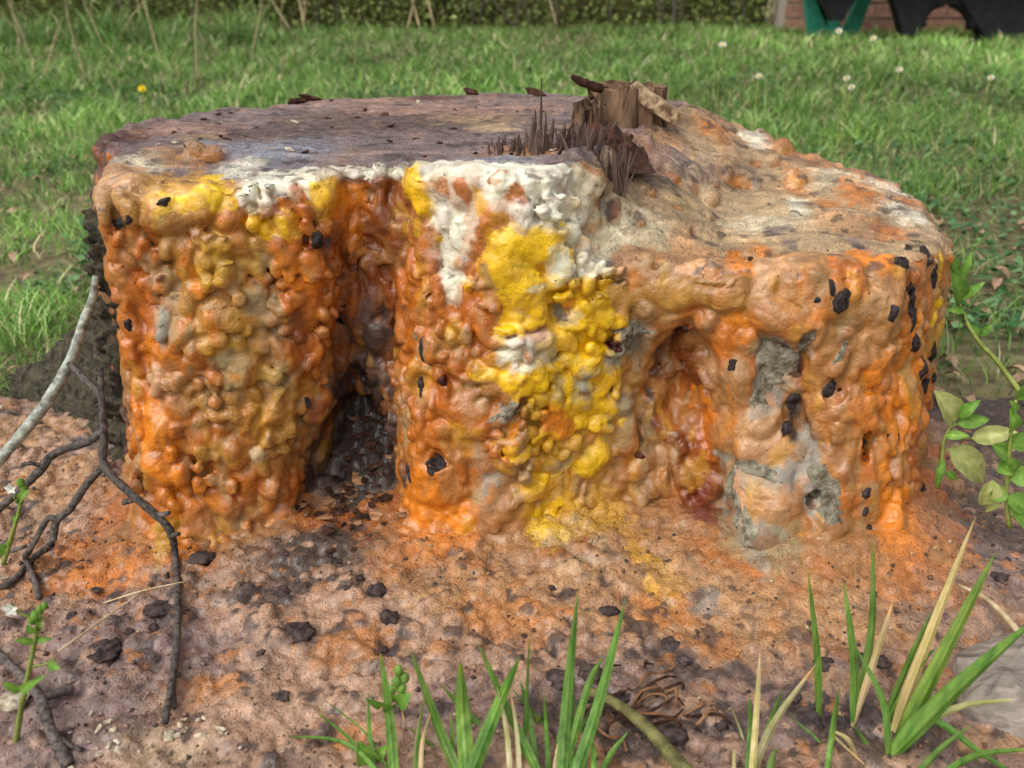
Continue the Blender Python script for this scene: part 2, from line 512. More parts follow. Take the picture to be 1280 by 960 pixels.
# traced patches on the front of the crust: code x y rx ry (photo pixels)
FRONT = '''O 270 460 190 260|T 930 480 330 260|O 560 450 70 190|y 700 480 95 190|Y 690 400 80 110|Y 735 500 48 90|y 690 590 84 50|D 465 330 55 140|b 470 420 18 60|k 478 530 36 80|k 450 600 46 40|b 435 560 18 40
k 430 390 7 50|D 465 300 40 60
M 200 245 95 32|P 140 230 42 34|M 160 262 20 22|O 182 340 16 66|O 236 322 17 36|M 216 305 14 20|T 135 330 24 60|P 128 300 16 26|T 128 415 22 46|O 160 440 30 46|g 140 395 10 14
Y 262 246 62 15|Y 215 255 18 14|M 225 275 32 22|Y 335 282 32 12|w 320 255 22 12|W 380 222 66 20|W 460 214 52 12|W 330 235 32 18|Y 411 238 15 15|O 440 262 34 30|A 430 250 22 18|O 378 262 12 22|A 447 290 16 14
M 285 310 46 36|g 300 322 40 10|g 255 330 14 10|y 282 303 14 13|y 250 340 40 16|M 235 372 30 26|g 214 395 8 34|G 208 410 6 30|y 290 328 30 14|M 300 395 58 34|g 320 440 40 12|M 270 415 44 26|g 330 375 28 14|y 285 440 24 14|g 345 430 16 40|A 250 355 10 10|A 235 392 8 10
O 385 325 30 22|A 360 330 22 20|O 395 375 34 40|A 380 345 20 20|O 392 450 46 60|D 372 410 14 30|A 395 470 26 26|R 398 300 13 11|K 400 298 9 8
O 165 480 32 60|T 150 520 22 40|A 190 550 40 50|A 240 640 60 44|A 200 460 26 34|P 205 480 22 26|y 195 592 15 13|M 250 500 24 30|O 268 470 20 16|M 330 500 64 50|M 350 565 46 44|g 300 450 40 16|g 330 470 36 8|w 314 572 12 9|A 300 570 18 14|A 275 500 13 10|O 230 530 20 14|M 280 560 26 20|O 330 610 40 26|T 300 640 60 20|A 225 600 22 20|y 212 655 20 12|y 260 668 22 10|O 395 625 18 34|P 360 650 40 14
B 455 470 18 60|D 440 540 16 40|D 410 580 20 40|O 425 470 14 60
W 640 220 105 34|W 700 262 56 42|W 570 290 44 62|w 720 240 34 30|w 690 285 30 20|W 560 340 22 40|W 670 235 76 40|W 600 222 60 24|W 575 275 34 34|Y 527 238 15 28|Y 535 252 12 12|Y 604 252 9 16|O 583 243 12 11|O 645 246 15 12|O 553 233 9 10|O 622 225 9 5|P 535 290 14 12|Y 515 278 7 14|O 612 288 13 22|O 592 328 24 13|O 600 305 18 14|Y 545 298 6 10|O 520 385 20 80|P 540 335 10 10|T 545 360 14 16
Y 652 330 46 40|Y 655 300 44 20|Y 690 300 20 16|O 680 328 13 9|Y 700 345 22 16|Y 625 395 16 18|Y 600 358 10 14|W 668 355 14 7|W 645 388 12 6|A 607 360 14 18|O 600 400 40 26|y 575 420 16 20|Y 640 405 26 22|W 738 320 40 26|W 700 320 16 16|w 760 300 30 18|Y 722 358 26 18|Y 765 352 26 13|Y 735 392 34 20|Y 770 385 22 14|w 715 388 14 10|A 708 372 8 7|M 790 365 30 24|T 800 400 26 30
G 700 385 9 12|G 688 440 10 16|O 668 410 14 12|W 650 440 32 28|Y 612 475 24 22|Y 655 488 34 14|Y 625 460 14 12|O 660 432 9 7|Y 690 470 14 20|O 600 505 34 34|P 590 490 26 20|Y 700 420 10 20|Y 740 440 24 22|G 693 478 9 18|Y 735 470 42 16|Y 705 462 14 14|Y 755 500 36 14|G 632 516 17 10|b 630 514 8 6|A 692 512 16 14|A 697 530 22 16|Y 680 545 20 12|y 720 555 60 22|A 645 535 16 14|Y 640 560 14 10|y 700 600 70 40|Y 738 577 22 18|Y 672 600 16 16|g 700 575 20 8|g 730 610 20 8|P 655 580 12 22|Y 690 640 34 14|y 740 620 40 20|T 620 620 40 36|G 615 600 18 9|P 590 570 20 20
A 540 615 38 40|A 530 640 30 24|O 560 570 30 20|y 575 540 26 18|R 553 476 9 10|K 510 590 6 15|G 525 440 8 24|b 523 430 6 30|A 575 640 26 26|P 520 662 20 8|O 520 470 12 60|O 545 400 16 80|y 548 425 8 14
G 790 415 36 26|G 770 445 22 16|G 725 480 10 26|G 800 455 16 26|M 810 430 11 40|T 790 470 18 30|G 780 500 14 16|D 850 420 14 22|R 852 405 10 10|B 830 450 16 30|T 830 345 44 22|P 790 325 24 16|P 860 325 40 16|M 870 360 40 18|O 862 385 14 12|T 870 420 20 18|A 925 405 26 26|O 905 430 18 30|A 930 330 20 8|T 970 380 40 30
D 870 480 40 40|D 850 520 40 40|k 806 520 10 34|k 845 455 14 12|D 868 560 26 80|O 875 520 18 40|D 890 620 18 34|R 815 565 10 8|P 830 560 20 14|O 840 600 14 12|T 820 590 30 20|D 862 470 34 44|D 874 560 28 84|R 872 600 14 40|O 880 540 12 30|A 880 505 20 16|P 905 470 20 30|T 920 500 30 30|P 930 530 36 26
G 968 450 34 36|G 955 480 24 30|G 940 500 18 10|G 1010 420 10 24|k 988 520 12 32|K 1000 470 5 40|G 1052 440 6 18|T 1045 455 34 30|T 1060 420 50 24|P 1055 505 40 24|O 1085 520 30 30|T 1040 560 34 40|P 945 555 36 18|G 925 580 30 12|G 950 590 26 9|P 950 610 44 24|g 905 590 8 24|T 955 640 44 24|P 940 650 24 14|g 950 640 50 60|G 915 600 14 40|G 985 600 10 30|P 955 625 34 24|G 960 585 30 10|G 930 690 26 16|G 935 665 18 30|G 950 690 14 14|G 1002 555 14 28|G 1022 610 18 26|G 1035 640 26 18|k 1018 625 6 9|O 1080 600 40 46|A 1100 590 16 30|T 1060 660 50 30|A 1110 640 30 26|O 1010 690 16 10
A 1130 470 30 90|A 1115 520 26 50|O 1140 560 34 60|A 1150 520 20 26|Y 1168 360 9 46|y 1172 420 8 50|T 1070 370 40 40|A 1090 325 30 14|O 1055 345 20 20|P 1090 375 24 30|T 1100 430 34 40|A 1090 470 20 34|O 1130 360 14 30|A 1020 395 20 10|P 960 340 20 20|R 1175 500 8 34|A 1120 640 30 40|T 1060 590 20 20|O 1130 690 30 20'''
# patches on the tops: code x y rx ry
TOPS = '''V 430 160 360 50|b 500 150 170 16|v 360 180 90 13|v 330 200 60 9|V 480 180 70 12|b 330 165 120 10|E 560 135 160 9|E 230 160 70 10|E 420 125 200 6|m 130 190 34 26|m 150 175 40 10|P 200 190 24 8
w 170 215 40 9|P 240 196 26 8|T 262 197 16 6|T 222 193 12 6|v 560 212 80 7|W 600 207 110 7|v 620 200 60 4|P 660 190 60 5|O 680 188 40 3|m 540 122 40 5|c 600 150 60 7|v 250 180 20 6|W 300 212 30 6|C 620 160 30 6|c 250 170 30 5
C 950 270 260 110|c 860 230 120 36|b 840 215 70 14|V 870 200 60 16|E 800 200 40 16|b 920 205 40 8|C 900 270 120 22|c 800 280 50 12|g 860 262 40 8|w 790 290 60 8|w 960 280 60 7|P 940 165 70 10|A 890 165 26 6|W 945 172 20 5|O 1000 195 40 8|A 1000 220 24 8|W 1110 235 50 10|w 1060 225 60 8|A 1075 240 30 9|A 1035 258 16 5|W 1000 262 14 12|O 1130 255 20 6|W 1130 270 30 9|V 970 288 18 6|V 990 305 10 5|V 1070 305 16 7|P 1060 280 50 12|O 1110 290 24 8|W 1000 345 20 14|Y 1000 362 12 6|w 990 330 26 8|P 860 315 30 12|A 950 320 20 8|P 1150 235 16 10|O 1160 232 8 8|P 1070 195 90 8|O 1090 208 40 5|C 880 180 60 8|P 830 165 26 7'''

def parse(t, top):
    out = []
    for e in t.replace('\n', '|').split('|'):
        a = e.split()
        if len(a) != 5:
            continue
        px, py, rx, ry = map(float, a[1:])
        p = march(px, py)
        if p is None:
            continue
        s = depth_of(p) / FPX
        if top:
            y1, y0 = at_z(px, py - ry, p[2])[1], at_z(px, py + ry, p[2])[1]
            out.append((a[0], p, np.array([rx * s, max(0.5 * abs(y1 - y0), 0.004), 0.045])))
        else:
            out.append((a[0], p, np.array([rx * s, 0.055, ry * s / 0.92])))
    return out

BLOBS = [('T', True)]
FR = parse(FRONT, False)
TP = parse(TOPS, True)

def crust_colour(P, N, seed=50):
    P = np.asarray(P, dtype=np.float32)
    n1 = np.stack([fbm(P * 55, seed + 3 * i, 3) for i in range(3)], 1)
    wob = fbm(P * 160, seed + 20, 2)
    c = np.empty((len(P), 4), dtype=np.float32)
    mixf = sstep(-.5, .6, fbm(P * 28, seed + 30, 3))[:, None]
    c[:] = PALN['T'] * mixf + PALN['O'] * (1 - mixf)
    Q = P + n1 * 0.0055
    def lay(blobs, mask, soft=0):
        for code, p, r in blobs:
            q = np.abs(Q - p.astype(np.float32))
            near = np.flatnonzero((q[:, 0] < r[0] * 1.5) & (q[:, 1] < r[1] * 1.5) & (q[:, 2] < r[2] * 1.5) & mask)
            if len(near) == 0:
                continue
            d = np.sqrt((((Q[near] - p) / r) ** 2).sum(1)) + (0.16 + .26 * soft) * wob[near]
            w = sstep(1.12 + .25 * soft, 0.82 - .4 * soft, d)[:, None] * (0.93 - .13 * soft)
            c[near] = c[near] * (1 - w) + PALN[code] * w
    topm = (N[:, 2] > 0.55) & (P[:, 2] > 0.24)
    # the tops start from weathered wood
    tb = np.where((P[:, 0] < step_x(P[:, 1]))[:, None], PALN['V'], PALN['c'])
    c = np.where(topm[:, None], tb, c).astype(np.float32)
    nz = sstep(-.4, .5, fbm(P * 60, seed + 40, 3))[:, None]
    stepw = (np.abs(P[:, 0] - step_x(P[:, 1])) < .04) & (P[:, 2] > .255) & (P[:, 1] > .755) & ~topm
    c = np.where(stepw[:, None], PALN['b'] * nz + PALN['c'] * (1 - nz), c)
    backw = ((P[:, 1] > .98) | ((P[:, 0] < -.365) & (P[:, 1] > .79))) & ~topm & ~stepw
    c = np.where(backw[:, None], PALN['m'] * nz + PALN['b'] * (1 - nz), c).astype(np.float32)
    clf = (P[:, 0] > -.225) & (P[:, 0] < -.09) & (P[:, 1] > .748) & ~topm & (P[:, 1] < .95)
    clw = (clf * sstep(.26, .13, P[:, 2] + .05 * n1[:, 0]))[:, None] * .95  # cleft interior coloured darker brown towards its bottom
    lay(TP, topm, 1)
    lay(FR, (~topm | (P[:, 1] < 0.76)) & ~backw & ~stepw)
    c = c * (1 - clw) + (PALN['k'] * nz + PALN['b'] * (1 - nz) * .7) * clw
    return c.astype(np.float32)

# ------------------------------------------------------------------ the stump: lumps and drips of the crust
STYLE_T = {'l': (.0108, .0098, .0030, 1.1, .0160), 'y': (.0090, .0100, .0022, 1.4, .0145), 's': (.0145, .0078, .0055, 1.1, .0215), 'd': (.0098, .0074, .0042, 1.9, .0175),
           'f': (.0060, .0034, .002, .6, .0085), 'r': (.0080, .0040, .004, 1.0, .012), 'n': (0, 0, 0, 0, .02)}
STYLE = '''s 900 450 400 300|l 270 450 190 270|d 470 420 50 230|f 470 580 44 70|s 640 240 120 60|r 690 250 60 50|d 545 440 50 200|y 690 450 110 200|r 740 600 60 60|r 545 630 46 40
s 870 340 90 30|d 870 540 40 110|n 968 450 30 34|n 955 480 22 28|n 1030 625 24 36|n 800 430 20 26|n 940 670 16 26|d 1130 480 60 200|s 1050 360 60 60|d 175 470 50 120|l 230 270 100 40'''
ST = parse(STYLE, False)

def style_of(P):
    P = np.asarray(P, dtype=np.float32)
    out = np.array(['s'] * len(P), dtype=object)
    for code, p, r in ST:
        d = (((P - p) / (r * np.array([1, 1.4, 1]))) ** 2).sum(1)
        out[d < 1] = code
    return out

sgn = phi < 0
act = np.zeros(phi.shape, dtype=bool)
act[:-1] |= sgn[:-1] != sgn[1:]
act[:, :-1] |= sgn[:, :-1] != sgn[:, 1:]
act[:, :, :-1] |= sgn[:, :, :-1] != sgn[:, :, 1:]
act[:4] = act[-4:] = False; act[:, :4] = act[:, -4:] = False; act[:, :, :4] = act[:, :, -4:] = False
cand = np.argwhere(act)
del act, sgn
cand = cand[RNG.permutation(len(cand))[:90000]]
a, b, c_ = cand.T
G = np.stack([phi[a + 2, b, c_] - phi[a - 2, b, c_], phi[a, b + 2, c_] - phi[a, b - 2, c_], phi[a, b, c_ + 2] - phi[a, b, c_ - 2]], 1)
G /= np.linalg.norm(G, axis=1)[:, None] + 1e-9
CPOS = ORG + cand * H
sty = style_of(CPOS)
def seat_in(e, r, hgt):
    """sink a lobe's end so that it stands only hgt proud of the wood"""
    for _ in range(2):
        i = np.clip(cidx(e), 2, np.array(phi.shape) - 3)
        v = float(phi[i[0], i[1], i[2]])
        if v > hgt - r:
            e = e - normal_at(e) * (v - (hgt - r))
    return e
hash_ = {}
lobes = []
rr_ = RNG.random((len(cand), 6))
for i in range(len(cand)):
    p, n = CPOS[i], G[i]
    if (n[2] > 0.72 and not (p[1] < 0.725 or p[0] > 0.36)) or (n[2] > .5 and -.155 < p[0] < -.07):
        continue
    if p[1] > 1.0 and p[0] < .3:
        continue
    st = STYLE_T[sty[i]]
    if st[0] == 0:
        continue
    q = rr_[i]
    scl = 0.45 + 1.05 * q[0] ** 1.6
    if n[2] > 0.72:
        scl *= 0.6
    sp = st[4] * scl
    key = (int(p[0] / .03), int(p[1] / .03), int(p[2] / .03))
    bad = False
    for dx in (-1, 0, 1):
        for dy in (-1, 0, 1):
            for dz in (-1, 0, 1):
                for (o, os) in hash_.get((key[0] + dx, key[1] + dy, key[2] + dz), ()):
                    if (o[0] - p[0]) ** 2 + (o[1] - p[1]) ** 2 + ((o[2] - p[2]) * .85) ** 2 < (0.5 * (sp + os)) ** 2:
                        bad = True; break
                if bad: break
            if bad: break
        if bad: break
    if bad:
        continue
    hash_.setdefault(key, []).append((p, sp))
    r, hgt, ks, el = st[0] * scl, st[1] * (0.55 + 0.9 * q[1]), st[2], st[3]
    if n[2] > 0.6:
        hgt *= 0.45
    t = np.cross(n, [0.0, 0.0, 1.0]); t /= np.linalg.norm(t) + 1e-9
    u = np.cross(n, t)
    an = (q[2] - .5) * (3.1 if sty[i] == 'y' else 1.3)
    ax = math.cos(an) * u + math.sin(an) * t
    L = r * el * (0.2 + 1.1 * q[3])
    cc = p + n * (hgt - r)
    lobes.append((seat_in(cc - ax * L * .5, r, hgt), seat_in(cc + ax * L * .5, r, hgt), r, ks, p))
# some large traced yellow and orange bulges
for (px, py, rp, hp, dx, dy) in [(640, 345, 34, .016, 24, 26), (655, 305, 30, .013, 40, -4), (690, 320, 22, .011, 10, 10), (735, 392, 24, .012, 20, 0), (745, 462, 20, .012, 34, 10), (740, 505, 18, .011, 34, 8),
                                 (650, 475, 26, .012, 20, -14), (615, 475, 18, .011, 8, 16), (585, 515, 34, .010, 16, 20), (540, 600, 34, .012, 4, 20), (695, 525, 20, .012, 6, 14), (740, 575, 18, .010, 16, -12),
                                 (225, 265, 30, .014, 40, -6), (300, 395, 30, .012, 40, -4), (280, 305, 16, .010, 4, 2), (385, 375, 30, .010, 4, 30), (395, 440, 30, .009, 8, 20), (240, 650, 28, .011, 8, 24),
                                 (150, 235, 26, .012, 30, -4), (135, 330, 20, .010, 2, 26), (235, 325, 17, .010, 2, 22), (215, 305, 13, .010, 0, 8), (870, 560, 24, .008, 14, 60), (1000, 390, 40, .010, 40, -10),
                                 (1090, 380, 34, .010, 20, 10), (950, 615, 34, .008, 20, 0), (810, 430, 12, .012, -6, 40), (780, 372, 18, .010, 30, -2), (860, 425, 16, .010, 10, -10), (1140, 500, 26, .008, 4, 40),
                                 (840, 350, 26, .010, 60, 4), (920, 480, 22, .008, 6, 24), (245, 195, 13, .012, 4, 0), (268, 197, 11, .011, 4, 0), (530, 245, 18, .009, 2, 20), (950, 620, 46, .020, 16, 26), (945, 665, 34, .018, 10, 10), (925, 535, 30, .013, 30, -16), (870, 362, 26, .015, 90, 8), (985, 402, 28, .017, 46, 26), (960, 560, 20, .014, 50, 8), (1070, 520, 28, .012, 20, 20), (1080, 610, 26, .011, 6, 40), (820, 400, 16, .013, 20, 40), (583, 243, 10, .006, 0, 0), (645, 246, 12, .007, 0, 2), (610, 300, 14, .006, -8, 26)]:
    p = march(px, py)
    s = depth_of(p) / FPX
    n = normal_at(p)
    q0, q1 = march(px - dx / 2, py - dy / 2), march(px + dx / 2, py + dy / 2)
    r = rp * s
    d0, d1 = (q0, q1) if np.linalg.norm(q0 - q1) < .1 else (p, p)
    lobes.append((seat_in(d0 + n * (hp - r), r, hp), seat_in(d1 + n * (hp - r), r, hp), r, .003, p))

LP = np.array([l[4] for l in lobes])
LN = np.array([normal_at(p) for p in LP])
LCOL = crust_colour(LP, LN, 50)
LCOL[:, :3] *= (1 + 0.22 * (RNG.random((len(LP), 1)) - .5))
LCOL[:, 1:2] *= (1 + 0.22 * (RNG.random((len(LP), 1)) - .5))
ids = np.full(phi.shape, -1, dtype=np.int16)

def capsule_box(A, B, r, pad):
    lo = np.maximum(cidx(np.minimum(A, B) - r - pad), 0)
    hi = np.minimum(cidx(np.maximum(A, B) + r + pad) + 1, np.array(phi.shape))
    sl = tuple(slice(l, h) for l, h in zip(lo, hi))
    gx = xs[sl[0]][:, None, None] - A[0]; gy = ys[sl[1]][None, :, None] - A[1]; gz = zs[sl[2]][None, None, :] - A[2]
    e = (B - A).astype(np.float32); ee = float(e @ e)
    if ee > 1e-10:
        t = np.clip((gx * e[0] + gy * e[1] + gz * e[2]) / ee, 0, 1)
        d = np.sqrt((gx - t * e[0]) ** 2 + (gy - t * e[1]) ** 2 + (gz - t * e[2]) ** 2) - r
    else:
        d = np.sqrt(gx ** 2 + gy ** 2 + gz ** 2) - r
    return sl, d.astype(np.float32)

for i, (A, B, r, ks, p) in enumerate(lobes):
    sl, d = capsule_box(A, B, r, ks + .003)
    if d.size == 0:
        continue
    s = phi[sl]
    m = d < s
    h = np.maximum(ks - np.abs(s - d), 0) / ks
    ids[sl][m] = i
    phi[sl] = np.minimum(s, d) - h * h * ks * .25

# holes and slots eaten into the crust (photo pixels, radius m, depth m)
for (x0, y0, x1, y1, r, dep) in [(800, 510, 806, 550, .008, .04), (820, 470, 840, 455, .006, .03), (985, 505, 992, 540, .009, .04), (1020, 415, 990, 490, .005, .02), (1030, 490, 1046, 482, .007, .03),
                                 (852, 412, 846, 418, .004, .02), (432, 345, 426, 440, .005, .025), (407, 363, 407, 364, .0035, .02), (403, 427, 403, 428, .003, .02), (765, 432, 772, 438, .005, .012),
                                 (492, 400, 488, 520, .006, .05), (1018, 620, 1018, 628, .005, .02), (938, 690, 942, 692, .004, .02), (893, 655, 888, 640, .004, .02), (545, 576, 548, 584, .006, .006),
                                 (690, 380, 704, 392, .005, .006), (1085, 545, 1082, 575, .004, .01), (700, 640, 701, 641, .003, .01), (640, 150, 650, 150, .004, .0)]:
    if dep == 0: continue
    A, B = march(x0, y0), march(x1, y1)
    if A is None or B is None or np.linalg.norm(A - B) > .12: continue
    for k_ in range(9):
        f = (k_ % 3) / 2
        rr = r * (1 - .35 * f) * random.uniform(.55, 1.05)
        o = np.array([random.gauss(0, r * .55), dep * f, 0.1 * dep * f + random.gauss(0, r * .55)])
        u0, u1 = random.uniform(-.1, .4), random.uniform(.6, 1.1)
        sl, d = capsule_box(A + (B - A) * u0 + o, A + (B - A) * u1 + o, rr, .006)
        s = phi[sl]
        ks = .003
        h = np.maximum(ks - np.abs(s + d), 0) / ks
        phi[sl] = np.maximum(s, -d) + h * h * ks * .25

# ------------------------------------------------------------------ surface nets
def surface_nets(phi):
    s = phi < 0
    n = phi.shape
    cnt = np.zeros((n[0] - 1, n[1] - 1, n[2] - 1), dtype=np.uint8)
    for dx in (0, 1):
        for dy in (0, 1):
            for dz in (0, 1):
                cnt += s[dx:n[0] - 1 + dx, dy:n[1] - 1 + dy, dz:n[2] - 1 + dz]
    actv = (cnt > 0) & (cnt < 8)
    del cnt
    I = np.argwhere(actv).astype(np.int32)
    vid = np.full(actv.shape, -1, dtype=np.int32)
    vid[actv] = np.arange(len(I), dtype=np.int32)
    corner = {}
    for dx in (0, 1):
        for dy in (0, 1):
            for dz in (0, 1):
                corner[(dx, dy, dz)] = phi[I[:, 0] + dx, I[:, 1] + dy, I[:, 2] + dz]
    acc = np.zeros((len(I), 3), dtype=np.float32); num = np.zeros(len(I), dtype=np.float32)
    ks = list(corner)
    for i in range(8):
        for j in range(i + 1, 8):
            a, b = np.array(ks[i]), np.array(ks[j])
            if np.abs(a - b).sum() != 1:
                continue
            va, vb = corner[ks[i]], corner[ks[j]]
            x = (va < 0) != (vb < 0)
            t = np.where(x, va / np.where(x, va - vb, 1), 0)
            acc += np.where(x[:, None], a + t[:, None] * (b - a), 0)
            num += x
    V = I + acc / num[:, None]
    F = []
    for ax in range(3):
        o1, o2 = [(1, 2), (2, 0), (0, 1)][ax]
        sl0 = [slice(None)] * 3; sl1 = [slice(None)] * 3
        sl0[ax] = slice(0, n[ax] - 1); sl1[ax] = slice(1, n[ax])
        for o in (o1, o2):
            sl0[o] = slice(1, n[o] - 1); sl1[o] = slice(1, n[o] - 1)
        s0, s1 = s[tuple(sl0)], s[tuple(sl1)]
        E = np.argwhere(s0 != s1)
        inside = s0[tuple(E.T)]
        E[:, o1] += 1; E[:, o2] += 1
        def vv(d1, d2):
            e = E.copy(); e[:, o1] -= d1; e[:, o2] -= d2
            return vid[tuple(e.T)]
        q = np.stack([vv(1, 1), vv(0, 1), vv(0, 0), vv(1, 0)], 1)
        q = np.where(inside[:, None], q, q[:, ::-1])
        F.append(q)
    return V, np.vstack(F)

SV, SF = surface_nets(phi)
SV = (ORG + SV * H).astype(np.float32)

def vnormals(V, F):
    a = V[F[:, 2]] - V[F[:, 0]]; b = V[F[:, 3]] - V[F[:, 1]] if F.shape[1] == 4 else V[F[:, 1]] - V[F[:, 0]]
    fn = np.cross(a, b) if F.shape[1] == 4 else np.cross(b, a)
    N = np.zeros_like(V)
    for k in range(3):
        w = np.zeros(len(V))
        for j in range(F.shape[1]):
            w += np.bincount(F[:, j], weights=fn[:, k], minlength=len(V))
        N[:, k] = w
    return N / (np.linalg.norm(N, axis=1)[:, None] + 1e-12)

SN = vnormals(SV, SF)
topv = (SN[:, 2] > 0.55) & (SV[:, 2] > 0.24)
VI = np.clip(np.round((SV - ORG) / H).astype(int), 0, np.array(phi.shape) - 1)
lid = ids[VI[:, 0], VI[:, 1], VI[:, 2]]
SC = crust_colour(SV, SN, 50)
has = lid >= 0
wl_ = np.where(topv, 0.2, 0.45)[has][:, None]
SC[has] = SC[has] * (1 - wl_) + LCOL[lid[has]] * wl_
# mottling in the crust itself
mot = fbm(SV * 75, 91, 3)[:, None]
SC[:, :3] *= 1 + 0.16 * mot
for code, sd0, th0, am in (('O', 201, .35, .4), ('g', 205, .4, .6), ('D', 209, .5, .5), ('A', 213, .6, .5), ('y', 217, .5, .5), ('T', 221, .3, .6)):
    sw = sstep(th0, th0 + .35, fbm(SV * np.array([46, 46, 20]) + 3.7, sd0, 3)) * am * ~topv * (SC[:, 2] < .30) * (SC[:, 1] < .34)
    SC = SC * (1 - sw[:, None]) + PALN[code] * sw[:, None]
br = sstep(0.35, 0.8, fbm(SV * 40, 95, 3))[:, None] * 0.2
SC[:, :3] = SC[:, :3] * (1 - br) + PALN['P'][:3] * br
# wood rings and dirt on the cut faces
tv = np.flatnonzero(topv)
gr = fbm(SV[tv] * np.array([35, 150, 60]), 97, 3)[:, None]
SC[tv, :3] *= np.clip(1 + 0.38 * gr, .35, 1.7)
dk = sstep(0.45, 0.75, fbm(SV[tv] * np.array([60, 110, 60]), 99, 3))[:, None] * 0.7
SC[tv, :3] = SC[tv, :3] * (1 - dk) + lin('3a2e2c') * dk
# fine relief
amp = np.where(topv, 0.0011, 0.0006)
warp = np.stack([fbm(SV * 48, 111 + 5 * i, 2) for i in range(3)], 1) * .0021 + np.stack([vnoise(SV * 24, 131 + i) for i in range(3)], 1) * .004
warp *= np.where(topv, .25, 1)[:, None]
bil = np.abs(fbm(SV * 85, 141, 3))
SV2 = SV + warp + SN * (fbm(SV * 150, 71, 2) * amp + np.where(topv, 0, .0004 - .0011 * np.exp(-bil * 6)))[:, None]
fib = fbm(SV[tv] * np.array([45, 320, 100]), 73, 2)
SV2[tv] += SN[tv] * (fib * 0.0014)[:, None]
SN2 = vnormals(SV2, SF)
del phi, ids

# ------------------------------------------------------------------ the stump: its parts
stump = empty('tree_stump', (0, 0.95, 0), 'wide sawn tree stump smothered in lumpy orange, yellow and white fungus crust', 'stump')
FCX = SV2[SF].mean(1); FNZ = SN2[SF].mean(1)
wc = sstep(0, .33, FCX[:, 2])
cl_l = -0.178 * (1 - wc) - 0.122 * wc
cl_r = -0.116 * (1 - wc) - 0.090 * wc
top_f = (FNZ[:, 2] > 0.5) & (FCX[:, 2] > 0.24) & (FCX[:, 1] > 0.725)
stepx = step_x(FCX[:, 1])
reg = np.where(top_f & (FCX[:, 0] < stepx), 0, np.where(top_f, 1,
      np.where(FCX[:, 1] > 1.02, 6, np.where(FCX[:, 0] < cl_l, 2, np.where(FCX[:, 0] < cl_r, 3, np.where(FCX[:, 0] < 0.105 + 0.01 * np.sin(FCX[:, 2] * 60), 4, 5))))))
PARTS = [('upper_cut_face', M_WOODTOP, 'grey-brown weathered sawn face with faint grooves'), ('lower_cut_face', M_WOODTOP, 'sloping tan fibrous face below the step, smeared with orange'),
         ('crust_buttress', M_CRUST, 'orange and mustard lumps with a pale yellow rim'), ('cleft_wall', M_CRUST, 'dark brown hollow between two buttresses'),
         ('crust_buttress', M_CRUST, 'white cap running down into bright yellow lobes'), ('crust_buttress', M_CRUST, 'tan and orange crust with grey bare patches and black scabs'),
         ('rear_wall', M_CRUST, None)]
CRUST_PARTS = {}
for k, (nm, mt, lb) in enumerate(PARTS):
    f = SF[reg == k]
    if len(f) == 0:
        continue
    u, inv = np.unique(f, return_inverse=True)
    o = obj(nm, SV2[u], inv.reshape(f.shape), mt, stump, True, SC[u], SN2[u])
    if lb: o['label'] = lb
    CRUST_PARTS[k] = o

# bark sheet with root flare on the left and the back
th = np.linspace(0, 1, 330); vv_ = np.linspace(0, 1, 150)
BP = catmull(np.array([(-.345, .80), (-.395, .815), (-.436, .87), (-.445, .93), (-.42, 1.03), (-.385, 1.10), (-.28, 1.235), (-.1, 1.30), (.07, 1.285), (.2, 1.245), (.26, 1.19)]), 40)
cl = np.concatenate([[0], np.cumsum(np.linalg.norm(np.diff(BP, axis=0), axis=1))]); cl /= cl[-1]
BX, BY = np.interp(th, cl, BP[:, 0]), np.interp(th, cl, BP[:, 1])
tx, ty = np.gradient(BX), np.gradient(BY)
nl = np.hypot(tx, ty); nx_, ny_ = -ty / nl, tx / nl
TT, VV = np.meshgrid(th, vv_, indexing='ij')
zt = 0.290 + 0.02 * np.sin(TT * 23 + 1) + 0.012 * np.sin(TT * 40) + 0.008 * np.sin(TT * 97)
flare = -0.012 - .05 * sstep(.05, 0, TT) + .014 * sstep(1, .8, VV) + (1 - VV) ** 1.9 * (0.03 + 0.27 * np.exp(-((TT - 0.225) / 0.055) ** 2) + 0.10 * np.exp(-((TT - 0.6) / 0.1) ** 2)) * sstep(0, .07, TT)
PX, PY, PZ = BX[:, None] + nx_[:, None] * flare, BY[:, None] + ny_[:, None] * flare, -0.02 + VV * (zt + 0.02)
PP = np.stack([PX.ravel(), PY.ravel(), PZ.ravel()], 1)
rid = 1 - np.abs(vnoise(np.stack([PP[:, 0] * 60, PP[:, 1] * 60, PP[:, 2] * 22], 1), 5))
rid2 = fbm(PP * 95, 8, 4)
off = (rid ** 2 * 0.020 + rid2 * 0.010 - .010) * sstep(0, .03, TT).ravel() * np.where(VV.ravel() > .97, .4, 1)
PP[:, 0] += np.repeat(nx_, 150) * off; PP[:, 1] += np.repeat(ny_, 150) * off; PP[:, 2] += rid2 * .003
ii = np.arange(330 * 150).reshape(330, 150)
BF = np.stack([ii[:-1, :-1], ii[:-1, 1:], ii[1:, 1:], ii[1:, :-1]], -1).reshape(-1, 4)
o = obj('bark', PP, BF, M_BARK, stump)
o['label'] = 'dark furrowed bark flaring into a root'

